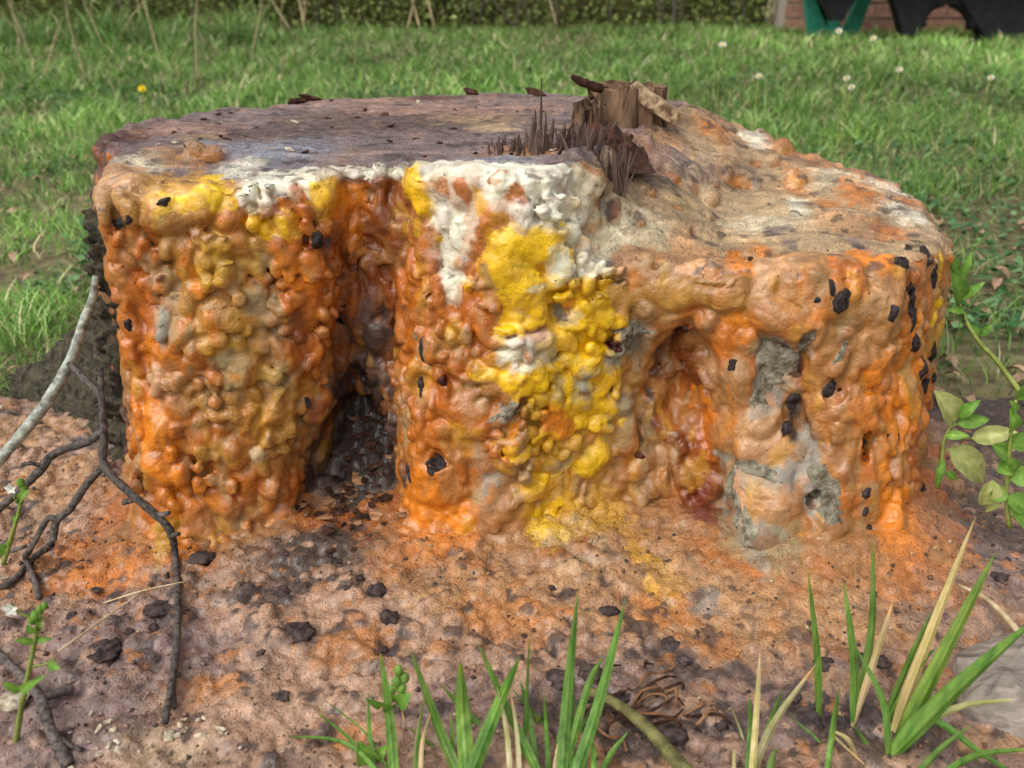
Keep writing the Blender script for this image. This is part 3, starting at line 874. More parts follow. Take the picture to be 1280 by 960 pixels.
# torn hinge wood on top ------------------------------------------------
def chunk(base_pts, h_lo, h_hi, z0, seed, nsub=7, lean=(0, 0), ribs=.004):
    """an upright torn block: outline extruded with ragged, grooved sides and a broken top"""
    rs = np.random.default_rng(seed)
    P = catmull(np.array(list(base_pts) + [base_pts[0]]), 14)[:-1]
    n = len(P); c = P.mean(0)
    V, F = [], []
    tops = h_lo + (h_hi - h_lo) * rs.random(n)
    tops = np.convolve(np.r_[tops[-1], tops, tops[0]], [.25, .5, .25], 'valid')
    groove = rs.normal(0, ribs, n); groove = np.convolve(np.r_[groove[-1], groove, groove[0]], [.25, .5, .25], 'valid')
    for j in range(nsub):
        f = j / (nsub - 1)
        for i in range(n):
            d = (P[i] - c); d = d / (np.linalg.norm(d) + 1e-9)
            q = P[i] + d * (groove[i] + rs.normal(0, ribs * .25) + .006 * (1 - f) ** 2)
            V.append((q[0] + lean[0] * f, q[1] + lean[1] * f, z0 + tops[i] * f))
    for j in range(nsub - 1):
        for i in range(n):
            k = (i + 1) % n
            F.append((j * n + i, j * n + k, (j + 1) * n + k, (j + 1) * n + i))
    base = (nsub - 1) * n
    ring = []
    for i in range(n):
        q = np.array(V[base + i]); m = c + np.array(lean)
        V.append((m[0] + (q[0] - m[0]) * .5, m[1] + (q[1] - m[1]) * .5, q[2] + rs.normal(0, .0025)))
    V.append((c[0] + lean[0], c[1] + lean[1], z0 + tops.mean()))
    for i in range(n):
        k = (i + 1) % n
        F.append((base + i, base + k, base + n + k, base + n + i))
        F.append((base + n + i, base + n + k, len(V) - 1))
    return np.array(V), F

ZU = 0.350
V, F = chunk([(.096, .965), (.130, .957), (.160, .965), (.168, .99), (.155, 1.02), (.12, 1.03), (.094, .995)], .048, .056, ZU - .012, 3, ribs=.0022)
o = obj('hinge_block', V, F, M_HINGE, stump, False); o['label'] = 'upright block of torn heartwood'
V, F = chunk([(.066, .945), (.088, .935), (.100, .95), (.098, .985), (.076, .99)], .026, .046, ZU - .01, 8, ribs=.0035)
obj('hinge_block', V, F, M_HINGE, stump, False)['label'] = 'shorter ragged stub of torn brown wood'
# leaning slab
a0, a1 = at_y(796, 104, .958), at_y(854, 143, .935)
dirv = a1 - a0; wv = np.array([0, .022, 0.0]); tv_ = np.array([-.008, .004, -.012])
V, F = [], []
for j in range(9):
    f = j / 8
    for k, (aa, bb) in enumerate([(0, 0), (.5, -.12), (1, 0), (1, 1), (.5, 1.15), (0, 1)]):
        q = a0 + dirv * f * (1 + .05 * math.sin(k * 3)) + wv * aa + tv_ * bb + RNG.normal(0, .0006, 3)
        V.append(q)
for j in range(8):
    for k in range(6):
        F.append((j * 6 + k, j * 6 + (k + 1) % 6, (j + 1) * 6 + (k + 1) % 6, (j + 1) * 6 + k))
F += [tuple(range(6))[::-1], tuple(range(48, 54))]
obj('leaning_slab', V, F, M_SLAB, stump, False)['label'] = 'pale slab of torn wood leaning off the block'
# curled stub at the top left of the block
V, F = tube(catmull([at_y(752, 112, .955), at_y(735, 106, .95), at_y(722, 100, .945), at_y(714, 95, .945)], 4), [.005, .005, .004, .0025], 7, .4)
obj('broken_stub', V, F, M_CRUMB, stump)
V, F = tube(catmull([at_y(738, 107, .95), at_y(737, 116, .95), at_y(741, 124, .95)], 3), [.0025, .002, .003], 6, .4)
obj('broken_stub', V, F, M_CRUMB, stump)
# crumbled brown rot mound
gx_, gy_ = np.linspace(.035, .135, 60), np.linspace(.80, .95, 70)
MX, MY = np.meshgrid(gx_, gy_, indexing='ij')
dd = ((MX - .092 - (MY - .87) * .25) / .042) ** 2 + ((MY - .87) / .07) ** 2
MZ = ZU - .010 + .018 * np.clip(1 - dd, -.4, 1) + (grid_noise2(gx_, gy_, .008, 31) * .012 + grid_noise2(gx_, gy_, .0045, 32) * .007) * np.clip(1.2 - dd, 0, 1)
ii = np.arange(60 * 70).reshape(60, 70)
obj('crumbled_rot', np.stack([MX.ravel(), MY.ravel(), MZ.ravel()], 1), np.stack([ii[:-1, :-1], ii[1:, :-1], ii[1:, 1:], ii[:-1, 1:]], -1).reshape(-1, 4), M_CRUMB, stump, False)
# splinters: one mesh, many copies
def splinter_mesh(seed):
    rs = np.random.default_rng(seed)
    V, F = [], []
    for j, (z, r) in enumerate([(-.35, 1.15), (.15, 1), (.6, .7), (1, .16)]):
        for k in range(4):
            an = k * math.pi / 2 + j * .2
            V.append((math.cos(an) * r * (1 + rs.normal(0, .15)) + z * rs.normal(0, .1), math.sin(an) * r * .7 + rs.normal(0, .1), z))
    for j in range(3):
        for k in range(4):
            F.append((j * 4 + k, j * 4 + (k + 1) % 4, j * 4 + 4 + (k + 1) % 4, j * 4 + 4 + k))
    F.append((12, 13, 14, 15))
    return mesh_from('splinter', np.array(V), F, M_SPLINT, False)
SPM = [splinter_mesh(s) for s in range(5)]
sl_ = wloc(stump)
def splinter(p, h, r, lean=(0, 0)):
    o = bpy.data.objects.new('splinter', random.choice(SPM))
    o.parent = stump
    o.location = p - sl_
    o.scale = (r, r, h)
    o.rotation_euler = (lean[0], lean[1], random.uniform(0, 6.28))
    col.objects.link(o)
for i in range(285):
    f = random.random() ** .75
    x = -.024 + .130 * f
    y = .800 + .055 * f * random.random() + random.uniform(-.028, .020) - .03 * max(0, f - .6)
    h = random.uniform(.009, .023) * (.7 + .9 * f) * (1.35 if .25 < f < .45 and random.random() < .4 else 1)
    z = ZU - .002 - (.02 if x > step_x(y) - .004 else 0)
    splinter(np.array([x, y, z]), h, random.uniform(.0011, .0030) * (1.9 if random.random() < .15 else 1), (random.gauss(0, .2), random.gauss(0, .28)))
for (px, h, r) in [(676, .062, .0022), (670, .034, .0025), (682, .030, .0022), (664, .028, .002), (688, .026, .003)]:
    p = at_z(px, 182, ZU)
    splinter(p, h, r, (0, random.gauss(0, .06)))
# black scabs stuck to the crust ----------------------------------------
from mathutils.bvhtree import BVHTree
sel = np.flatnonzero((reg >= 1) & (reg <= 5))
BVH = BVHTree.FromPolygons([tuple(v) for v in SV2.tolist()], [tuple(q) for q in SF[sel].tolist()])
def hit(px, py):
    d = Vector(ray(px, py)).normalized()
    loc, n, i, dist = BVH.ray_cast(Vector((0, 0, CAM_H)), d)
    if loc is None:
        loc, n, i, dist = BVH.find_nearest(Vector(at_y(px, py, .72)))
    return np.array(loc), np.array(n)

def blobmesh(rx, ry, rz, seed, nu=12, nv=7, rough=.22):
    rs = np.random.default_rng(seed)
    V, F = [], []
    for j in range(nv + 1):
        th_ = math.pi * j / nv
        for i in range(nu):
            ph = 2 * math.pi * i / nu
            V.append((math.sin(th_) * math.cos(ph), math.sin(th_) * math.sin(ph), math.cos(th_)))
    V = np.array(V)
    V *= (1 + rough * vnoise(V * 2.2 + rs.random(3) * 50, seed) + rough * .5 * vnoise(V * 5 + rs.random(3) * 50, seed + 1))[:, None]
    V *= np.array([rx, ry, rz])
    for j in range(nv):
        for i in range(nu):
            k = (i + 1) % nu
            F.append((j * nu + i, (j + 1) * nu + i, (j + 1) * nu + k, j * nu + k))
    return V, F

def part_under(p):
    w = float(sstep(0, .33, np.array(p[2])))
    if p[1] > .74 and p[2] > .26 and p[0] > .1:
        return CRUST_PARTS[1]
    if p[0] < -0.178 * (1 - w) - 0.122 * w: return CRUST_PARTS[2]
    if p[0] < 0.105: return CRUST_PARTS[4]
    return CRUST_PARTS[5]

def stick(px, py, rx, ry, mat, name, tilt=0, thick=.0035, seed=0, rough=.35, nr=5, na=20):
    """an irregular flake lying on the lumpy surface, following it"""
    p, n = hit(px, py)
    s = depth_of(p) / FPX
    t = np.cross([0, 0, 1.0], n); t /= np.linalg.norm(t) + 1e-9
    u = np.cross(n, t)
    ca, sa = math.cos(tilt), math.sin(tilt)
    T, U = t * ca + u * sa, -t * sa + u * ca
    an = np.linspace(0, 2 * math.pi, na, endpoint=False)
    ring = np.stack([np.cos(an) * 1.3, np.sin(an) * 1.3, np.full(na, seed * 3.1)], 1)
    ol = 1 + rough * vnoise(ring * 1.2 + px, 5) + rough * .7 * vnoise(ring * 3.1 + py, 6)
    V, F = [], []
    for j in range(nr + 1):
        rho = j / nr
        for k in range(na):
            q = p + T * math.cos(an[k]) * rho * rx * s * ol[k] + U * math.sin(an[k]) * rho * ol[k] * ry * s / .92
            loc, _, _, dist = BVH.ray_cast(Vector(q + n * .025), Vector(-n), .06)
            g = np.array(loc) if loc is not None else q
            h = thick * max(0, 1 - rho ** 3) * (.7 + .6 * random.random()) - (.0012 if j == nr else 0)
            V.append(g + n * h)
            if j == 0 and k > 0: V[-1] = V[0]
    for j in range(nr):
        for k in range(na):
            k2 = (k + 1) % na
            F.append((j * na + k, (j + 1) * na + k, (j + 1) * na + k2, j * na + k2))
    return obj(name, V, F, mat, part_under(p))
for (x, y, rx, ry, tl) in [(912, 600, 7, 26, .1), (922, 640, 8, 26, .35), (968, 442, 24, 30, -.2), (952, 482, 15, 24, -.5), (1028, 612, 15, 34, .35), (1040, 640, 20, 14, -.4), (792, 418, 24, 18, .2), (935, 665, 10, 24, .4), (940, 586, 30, 7, -.1), (1052, 440, 5, 16, -.5), (632, 516, 14, 8, 0), (1008, 425, 7, 20, -.4)]:
    stick(x, y, rx, ry, M_GREYPATCH, 'grey_flake', tl, .0016, int(x), .5, 7, 30)
SCABS = [(548, 580, 10, 14), (398, 300, 12, 10), (1050, 376, 14, 18), (1040, 358, 5, 12), (1158, 318, 11, 17), (1166, 345, 9, 16), (1138, 372, 8, 22), (1142, 395, 7, 14), (1128, 328, 15, 9), (1118, 392, 7, 12), (1145, 432, 8, 15),
         (1165, 445, 7, 20), (1172, 475, 7, 18), (1083, 551, 6, 9), (1082, 575, 6, 15), (1083, 616, 6, 8), (1082, 640, 4, 7), (1085, 661, 4, 5), (1127, 682, 6, 17), (1155, 612, 10, 16), (1172, 655, 6, 14), (1162, 680, 12, 12), (1148, 690, 9, 8),
         (1157, 482, 8, 12), (1167, 472, 6, 8), (1037, 486, 12, 11), (511, 590, 6, 15), (527, 440, 5, 22), (526, 480, 5, 12), (385, 503, 6, 8), (145, 280, 5, 7), (160, 406, 6, 8), (915, 456, 6, 9), (990, 500, 9, 16), (985, 535, 8, 12), (1022, 375, 5, 4), (205, 252, 11, 5), (938, 323, 5, 4), (1135, 310, 5, 5)]
for i, (x, y, rx, ry) in enumerate(SCABS):
    stick(x, y, rx * .9, ry * .95, M_SCAB, 'scab', random.gauss(0, .2), random.uniform(.0015, .0035), i)
for i, (x, y, rx, ry, tl) in enumerate([(765, 434, 15, 5, -.55), (853, 410, 12, 6, .3), (553, 476, 8, 7, .2), (800, 570, 7, 4, 0), (1075, 728, 7, 4, 0)]):
    stick(x, y, rx, ry, M_REDSCAB, 'shard', tl, .003, 60 + i, .2)

# bits lying on the cut faces
def chip(name, p, size, mat, label, cat, group, seed, flat=.3, parent=None):
    V, F = blobmesh(size, size * random.uniform(.4, .8), size * flat, seed, 8, 5, .45)
    an = random.uniform(0, 6.28)
    c, s = math.cos(an), math.sin(an)
    tl = random.uniform(-.4, .4)
    X = np.stack([V[:, 0] * c - V[:, 1] * s, V[:, 0] * s + V[:, 1] * c, V[:, 2] + V[:, 0] * tl], 1)
    o = obj(name, X + p, F, mat, parent, False)
    if parent is None:
        tag(o, label, cat, group)
    return o
BVT = BVHTree.FromPolygons([tuple(v) for v in SV2.tolist()], [tuple(q) for q in SF[(reg == 0) | (reg == 1)].tolist()])
def topz(x, y):
    l = BVT.ray_cast(Vector((x, y, .45)), Vector((0, 0, -1)))[0]
    return l.z if l else None
for i in range(46):
    px, py = random.uniform(190, 720), random.uniform(122, 195)
    p = at_z(px, py, .352); tz = topz(p[0], p[1])
    if tz is None: continue
    p[2] = tz + .001
    pale = random.random() < .3
    chip('wood_chip', p, random.uniform(.0025, .006), M_STRAWCHIP if pale else M_CRUMB, ('cream' if pale else 'dark brown') + ' crumb of wood lying on the grey sawn top',
         'wood chip', ('cream' if pale else 'dark') + ' crumbs on the sawn top', i)
for i, (px, py) in enumerate([(408, 116), (590, 117), (668, 116), (392, 117)]):
    p = at_z(px, py + 3, .35)
    while topz(p[0], p[1]) is None or topz(p[0], p[1] + .012) is None: p[1] -= .01
    p[2] = topz(p[0], p[1]) + .002
    chip('bark_flake', p, .016, M_CRUMB, 'dark curled bark flake at the rear edge of the sawn top', 'bark flake', 'bark flakes on the rear edge', 200 + i, .3)

# ------------------------------------------------------------------ the crusted soil round the foot
H2 = 0.0018
gx_ = np.arange(-.85, .86, H2, dtype=np.float32); gy_ = np.arange(.34, 1.06, H2, dtype=np.float32)
GX, GY = np.meshgrid(gx_, gy_, indexing='ij')
dst = poly_sdf(GX, GY, BOT_OUT)
GZ = 0.004 + (0.016 + .008 * sstep(.1, .3, GX)) * np.exp(-np.maximum(dst, 0) / .04) + grid_noise2(gx_, gy_, .09, 41) * .008 + grid_noise2(gx_, gy_, .035, 42) * .004
smooth_r = sstep(.07, .12, GX) * sstep(.16, .02, dst) * sstep(.80, .7, GY)          # smooth apron before the right half
rubble = 1 - .6 * smooth_r
ab = lambda c, sd_: np.abs(grid_noise2(gx_, gy_, c, sd_))
GZ += rubble * (ab(.020, 43) * .006 - ab(.012, 44) * .006 + ab(.008, 46) * .0055 - ab(.034, 47) * .010 + grid_noise2(gx_, gy_, .005, 48) * .0028) + (1 - rubble) * (grid_noise2(gx_, gy_, (.03, .010), 49) * .004 + grid_noise2(gx_, gy_, .016, 50) * .003)
# debris fan in the cleft
cleft = np.exp(-((GX + .155) / .042) ** 2) * sstep(.70, .80, GY) * sstep(.95, .85, GY)
GZ += cleft * .085 * sstep(.72, .84, GY) + cleft * (ab(.014, 45) * .030 + grid_noise2(gx_, gy_, .006, 54) * .012)
lobeid = np.full(GZ.shape, -1, dtype=np.int32)
NB = 13000
bx = RNG.uniform(-.84, .84, NB); by = RNG.uniform(.35, .90, NB); br_ = .0026 + .0066 * RNG.random(NB) ** 3.5
gl = []
for i in range(NB):
    r = br_[i]
    i0, i1 = np.searchsorted(gx_, [bx[i] - r, bx[i] + r]); j0, j1 = np.searchsorted(gy_, [by[i] - r, by[i] + r])
    if i1 - i0 < 2 or j1 - j0 < 2: continue
    ci, cj = min(int((bx[i] - gx_[0]) / H2), len(gx_) - 1), min(int((by[i] - gy_[0]) / H2), len(gy_) - 1)
    if RNG.random() > rubble[ci, cj] + .12: continue
    q = 1 - ((GX[i0:i1, j0:j1] - bx[i]) ** 2 + (GY[i0:i1, j0:j1] - by[i]) ** 2) / r ** 2
    zt_ = GZ[ci, cj] + (np.sqrt(np.maximum(q, 0)) - .35) * r * (.28 + .36 * RNG.random())
    m = (q > 0) & (zt_ > GZ[i0:i1, j0:j1])
    GZ[i0:i1, j0:j1][m] = zt_[m]
    lobeid[i0:i1, j0:j1][m] = len(gl); gl.append((bx[i], by[i], GZ[ci, cj]))
# edges dive under the lawn
edge = np.maximum(sstep(.99, 1.06, GY), sstep(.78, .86, np.abs(GX)))
GZ = GZ - edge * .03

PAL2 = {k: np.array([*lin(h), r], dtype=np.float32) for k, (h, r) in {'e': ('9c7b66', .32), 'p': ('b48f74', .3), 't': ('b3875c', .32), 'o': ('b87840', .3), 'a': ('cf7a2a', .3), 'y': ('cf9c38', .45),
        'd': ('3c3232', .8), 'v': ('8a716a', .4), 's': ('4a3c33', .9), 'g': ('8a8378', .8), 'w': ('b89c7c', .6)}.items()}
# code, pixel x, y, rx, ry
SOIL = '''e 300 830 400 200|p 480 780 300 120|t 850 740 330 90|v 120 840 160 120|p 60 600 120 80|t 70 590 80 50|e 110 530 60 30|t 40 530 60 30|v 90 500 60 14|o 100 690 90 40|a 120 715 60 22|a 170 690 40 24|o 150 650 40 30|p 60 560 60 16|a 90 680 30 12|a 240 690 34 10
v 200 800 120 40|d 340 745 40 16|d 380 700 60 40|s 430 670 70 50|s 460 640 60 40|d 255 695 30 14|o 520 700 60 30|t 580 730 90 40|o 640 760 70 30|o 440 800 60 30|t 560 690 60 20|p 620 680 60 16|w 720 690 40 20|w 700 670 50 20|y 800 685 24 22|y 770 660 40 14|a 860 740 50 20|o 830 750 60 16|y 830 720 30 20|t 900 710 80 40|t 1000 740 110 40|o 1120 720 60 30|o 1170 740 50 20|g 885 740 22 22|e 700 820 160 50|v 800 840 100 40|d 840 800 40 16|e 900 850 140 60|v 980 870 100 40|t 1080 780 120 24|o 900 790 40 14
v 740 850 60 30|d 700 880 60 26|d 800 900 60 50|s 1220 640 60 90|s 1250 560 60 60|s 1210 480 40 80|v 1240 700 60 30|o 1200 700 40 16|e 1180 770 60 30|s 1100 900 90 60|d 1050 880 60 30|p 300 880 120 40|w 200 930 70 24|v 60 900 100 60|d 205 765 36 12|d 130 815 40 14|d 375 790 34 16|d 640 870 50 16|d 850 815 40 18|d 1000 860 60 16|d 470 830 26 10|d 300 740 30 10|d 900 890 50 16|p 470 850 60 30|v 560 880 80 40|o 260 850 50 16|o 430 905 70 14|s 60 470 80 12'''
GV = np.stack([GX.ravel(), GY.ravel(), GZ.ravel()], 1)
def soil_colour(P):
    c = np.empty((len(P), 4), dtype=np.float32); c[:] = PAL2['e']
    Q = P[:, :2] + .008 * np.stack([fbm(P * 45, 61, 3), fbm(P * 45, 64, 3)], 1)
    wob = fbm(P * 140, 66, 2)
    f = sstep(0, .8, fbm(P * 38, 68, 3))[:, None] * .7; c = c * (1 - f) + PAL2['t'] * f
    f = sstep(.25, .9, fbm(P * 52, 75, 3))[:, None] * .75; c = c * (1 - f) + PAL2['v'] * f
    f = sstep(.2, .9, fbm(P * 34, 78, 3))[:, None] * .55; c = c * (1 - f) + PAL2['o'] * f
    f = (sstep(.86, .98, P[:, 1]) * sstep(-.3, .3, P[:, 0]) + sstep(1.0, 1.06, P[:, 1]) * sstep(.3, -.3, P[:, 0]))[:, None]; c = c * (1 - f) + PAL2['s'] * f
    for e in SOIL.replace('\n', '|').split('|'):
        a = e.split()
        px, py, rx, ry = map(float, a[1:])
        p = at_z(px, py, .012); s = depth_of(p) / FPX
        ryy = .5 * abs(at_z(px, py - ry, .012)[1] - at_z(px, py + ry, .012)[1])
        d = np.sqrt(((Q[:, 0] - p[0]) / (rx * s)) ** 2 + ((Q[:, 1] - p[1]) / ryy) ** 2) + .3 * wob
        w = (sstep(1.2, .6, d) * .8)[:, None]
        c = c * (1 - w) + PAL2[a[0]] * w
    return c
GC = soil_colour(GV)
glp = np.array(gl); glc = soil_colour(glp)
glc[:, :3] *= (.75 + .5 * RNG.random((len(gl), 1)))
pk = (RNG.random(len(gl)) < .18)[:, None]; glc = np.where(pk, PAL2['p'] * 1.05, glc)
ro = (RNG.random(len(gl)) < .16)[:, None]
near_st = sstep(.22, .0, poly_sdf(glp[:, 0], glp[:, 1], BOT_OUT))[:, None]
glc = np.where(ro & (near_st > .12), PAL2['o'] * .9 + .0, glc)
dk = (RNG.random(len(gl)) < .09)[:, None]; glc = np.where(dk, PAL2['d'], glc)
li = lobeid.ravel(); hs_ = li >= 0
GC[hs_] = GC[hs_] * .3 + glc[li[hs_]] * .7
GC[:, :3] *= (1 + .32 * fbm(GV * 110, 77, 3))[:, None]
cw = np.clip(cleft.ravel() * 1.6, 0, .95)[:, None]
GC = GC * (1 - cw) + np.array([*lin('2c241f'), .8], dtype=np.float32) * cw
dk = sstep(.42, .8, fbm(GV * 60, 79, 3))[:, None] * .85 * rubble.ravel()[:, None]
GC = GC * (1 - dk) + PAL2['d'] * dk
# where the crust of the stump runs out over the soil
nr_ = np.flatnonzero((dst.ravel() < .075) & (cleft.ravel() < .3) & (GV[:, 1] < .9))
cwr = sstep(.055, .004, dst.ravel()[nr_] + .022 * fbm(GV[nr_] * 60, 83, 3))[:, None] * .85
bp_ = GV[nr_].copy(); bp_[:, 2] = np.maximum(bp_[:, 2], .02) + .01
CCR = crust_colour(bp_, np.tile(np.array([[0, -1.0, 0]]), (len(nr_), 1)), 50)
CCR[:, :3] *= (1 + .2 * fbm(GV[nr_] * 90, 85, 3))[:, None]
GC[nr_] = GC[nr_] * (1 - cwr) + CCR * cwr
ii = np.arange(GZ.size).reshape(GZ.shape)
GF = np.stack([ii[:-1, :-1], ii[1:, :-1], ii[1:, 1:], ii[:-1, 1:]], -1).reshape(-1, 4)
keep = ~(dst.ravel()[GF].max(1) < -.045) | (cleft.ravel()[GF].max(1) > .05)
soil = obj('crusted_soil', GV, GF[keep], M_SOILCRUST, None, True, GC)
tag(soil, 'pinkish brown lumpy soil crusted with orange slime round the stump', None, None, 'structure')

def soilz(x, y):
    i = int(np.clip((x - gx_[0]) / H2, 0, len(gx_) - 1)); j = int(np.clip((y - gy_[0]) / H2, 0, len(gy_) - 1))
    return float(GZ[i, j])
def on_soil(px, py):
    d = ray(px, py)
    t = np.linspace(.34 / d[1], 1.02 / d[1], 900)
    P = np.array([0, 0, CAM_H]) + t[:, None] * d
    I = np.clip(((P[:, 0] - gx_[0]) / H2).astype(int), 0, len(gx_) - 1); J = np.clip(((P[:, 1] - gy_[0]) / H2).astype(int), 0, len(gy_) - 1)
    h = np.flatnonzero(P[:, 2] < GZ[I, J])
    return P[h[0]].copy() if len(h) else at_z(px, py, .01)

# ------------------------------------------------------------------ lawn, to the horizon
def lawn_z(X, Y):
    return -0.012 + 0.046 * np.maximum(Y - 1.35, 0) * np.where(Y < 7, 1, 0) + np.where(Y >= 7, 0.26, 0) + 0.008 * np.sin(X * 5 + Y * 3) + .006 * np.sin(X * 11 - Y * 7)
lx = np.concatenate([[-300, -80, -25], np.linspace(-8, 8, 120), [25, 80, 300]])
ly = np.concatenate([[-100, -20, -4], np.linspace(-1.5, 6.98, 110), [7.0, 9, 14, 30, 90, 350]])
LX, LY = np.meshgrid(lx, ly, indexing='ij')
LZ = lawn_z(LX, LY) - .02 * ((np.abs(LX) < .84) & (LY > .33) & (LY < 1.06))
ii = np.arange(LX.size).reshape(LX.shape)
g = obj('ground', np.stack([LX.ravel(), LY.ravel(), LZ.ravel()], 1), np.stack([ii[:-1, :-1], ii[1:, :-1], ii[1:, 1:], ii[:-1, 1:]], -1).reshape(-1, 4), M_GROUND)
tag(g, 'lawn ground running back to the hedge', None, None, 'structure')

def blades_mesh(px_, py_, pz_, h, w, lean, az, cols, n=3):
    """flat arrays -> tapered bent blades of n segments"""
    N = len(px_)
    face = RNG.random(N) * math.pi * 2
    sx, sy = np.cos(face), np.sin(face)
    V = np.zeros((N, 2 * n + 1, 3), dtype=np.float32)
    for k in range(n + 1):
        f = k / n
        ox = np.cos(az) * lean * h * f ** 1.9; oy = np.sin(az) * lean * h * f ** 1.9
        oz = h * (f - .28 * lean * f ** 2)
        ww = w * (1 - f ** 1.6) * .5
        if k < n:
            V[:, 2 * k] = np.stack([px_ + ox - sx * ww, py_ + oy - sy * ww, pz_ + oz], 1)
            V[:, 2 * k + 1] = np.stack([px_ + ox + sx * ww, py_ + oy + sy * ww, pz_ + oz], 1)
        else:
            V[:, 2 * n] = np.stack([px_ + ox, py_ + oy, pz_ + oz], 1)
    m = 2 * n + 1
    F = []
    for k in range(n):
        if k < n - 1:
            F += [[2 * k, 2 * k + 1, 2 * k + 3], [2 * k, 2 * k + 3, 2 * k + 2]]
        else:
            F += [[2 * k, 2 * k + 1, 2 * k + 2]]
    F = (np.array(F)[None] + (np.arange(N) * m)[:, None, None]).reshape(-1, 3)
    return V.reshape(-1, 3), F, np.repeat(cols, m, axis=0)

NG = 235000
u = RNG.random(NG)
gy2 = .80 * (6.4 / .80) ** (u ** .85)
gx2 = (RNG.random(NG) * 2 - 1) * (gy2 * .95 + .35)
d_st = poly_sdf(gx2.astype(np.float32), gy2.astype(np.float32), BOT_OUT)
patch = fbm(np.stack([gx2 * 3.2, gy2 * 3.2, gx2 * 0], 1), 301, 3)
patch2 = fbm(np.stack([gx2 * 1.1, gy2 * 1.1, gx2 * 0], 1), 311, 2)
dens = sstep(-1.0, -.1, patch)
patch3 = fbm(np.stack([gx2 * 9, gy2 * 7, gx2 * 0], 1), 321, 2)
dens *= .45 + .55 * sstep(-.7, .1, patch3)
dens = np.maximum(dens, .8 * sstep(1.7, 2.8, gy2))
rightbare = sstep(.30, .6, gx2) * sstep(2.4, 1.7, gy2 + .25 * patch)
dens *= 1 - .88 * rightbare
leftn = sstep(-.40, -.55, gx2) * sstep(1.3, 1.0, gy2)
dens *= 1 - .45 * leftn
kp = (d_st > .06) & (RNG.random(NG) < dens) & ~((gy2 < .92) & (gx2 > -.66) & (gx2 < .7)) & ~((gx2 > -.80) & (gx2 < -.4) & (gy2 < 1.02)) & ~((gx2 > -.72) & (gx2 < -.35) & (gy2 < 1.12) & (d_st < .22))
gx2, gy2, patch, patch2, patch3 = gx2[kp], gy2[kp], patch[kp], patch2[kp], patch3[kp]
N = len(gx2)
gz2 = lawn_z(gx2, gy2)
far = sstep(1.2, 5, gy2)
hgt = (.022 + .055 * RNG.random(N) ** 1.4) * (.85 + .5 * np.maximum(patch, -.3)) * (1 + .45 * np.clip(patch3, -.8, .9)) * (1 + .25 * far)
tall = (gy2 > 5.2) & (gx2 < -1.6)
hgt = np.where(tall, hgt * 2.4, hgt)
wid = (.0022 + .0022 * RNG.random(N)) * (1 + 2.3 * far)
base = np.stack([lin('6c9444'), lin('8fb060'), lin('567c3a'), lin('a9bb7c'), lin('cbbd98')])
pick = np.searchsorted([.34, .62, .82, .93], RNG.random(N))
cc = base[pick] * (.8 + .45 * RNG.random((N, 1))) * (1 + .4 * patch2[:, None]) * (1 + .28 * patch3[:, None])
V, F, C = blades_mesh(gx2, gy2, gz2 - .004, hgt, wid, .25 + .8 * RNG.random(N), RNG.random(N) * 6.283, cc)
lawn = obj('lawn_grass', V, F, M_LAWN, None, True, C)
tag(lawn, 'short green lawn grass behind the stump', 'grass', None, 'stuff')

# clover and small round leaves among the grass
NC = 22000
u = RNG.random(NC)
cy = .82 * (4.5 / .82) ** (u ** 1.0); cx = (RNG.random(NC) * 2 - 1) * (cy * .74 + .2)
pc = fbm(np.stack([cx * 2.6, cy * 2.6, cx * 0], 1), 331, 3)
ds = poly_sdf(cx.astype(np.float32), cy.astype(np.float32), BOT_OUT)
kp = (pc > -.9 + .9 * ~((cx > .3) & (cy > 1.2) & (cy < 2.6))) & (ds > .07) & ~((cy < 1.0) & (np.abs(cx) < .72)) & ~((cx < -.35) & (cx > -.75) & (cy < 1.12))
cx, cy = cx[kp], cy[kp]; N = len(cx)
cz = lawn_z(cx, cy) + .008 + .022 * RNG.random(N)
rr = (.004 + .006 * RNG.random(N)) * (1 + .4 * sstep(1.5, 4, cy))
V = np.zeros((N, 6, 3)); tilt = RNG.normal(0, .45, (N, 2)); a0 = RNG.random(N) * 6.28
for k in range(6):
    ex, ey = np.cos(a0 + k * math.pi / 3) * rr, np.sin(a0 + k * math.pi / 3) * rr * .8
    V[:, k] = np.stack([cx + ex, cy + ey, cz + ex * tilt[:, 0] + ey * tilt[:, 1]], 1)
F = (np.array([[0, 1, 2], [0, 2, 3], [0, 3, 4], [0, 4, 5]])[None] + (np.arange(N) * 6)[:, None, None]).reshape(-1, 3)
cc = np.stack([lin('4f7448'), lin('3c6434'), lin('6f8f5e')])[RNG.integers(0, 3, N)] * (.8 + .5 * RNG.random((N, 1)))
clov = obj('clover_patch', V.reshape(-1, 3), F, M_LAWN, None, False, np.repeat(cc, 6, axis=0))
tag(clov, 'low round-leaved clover and weeds among the lawn grass', 'weeds', None, 'stuff')

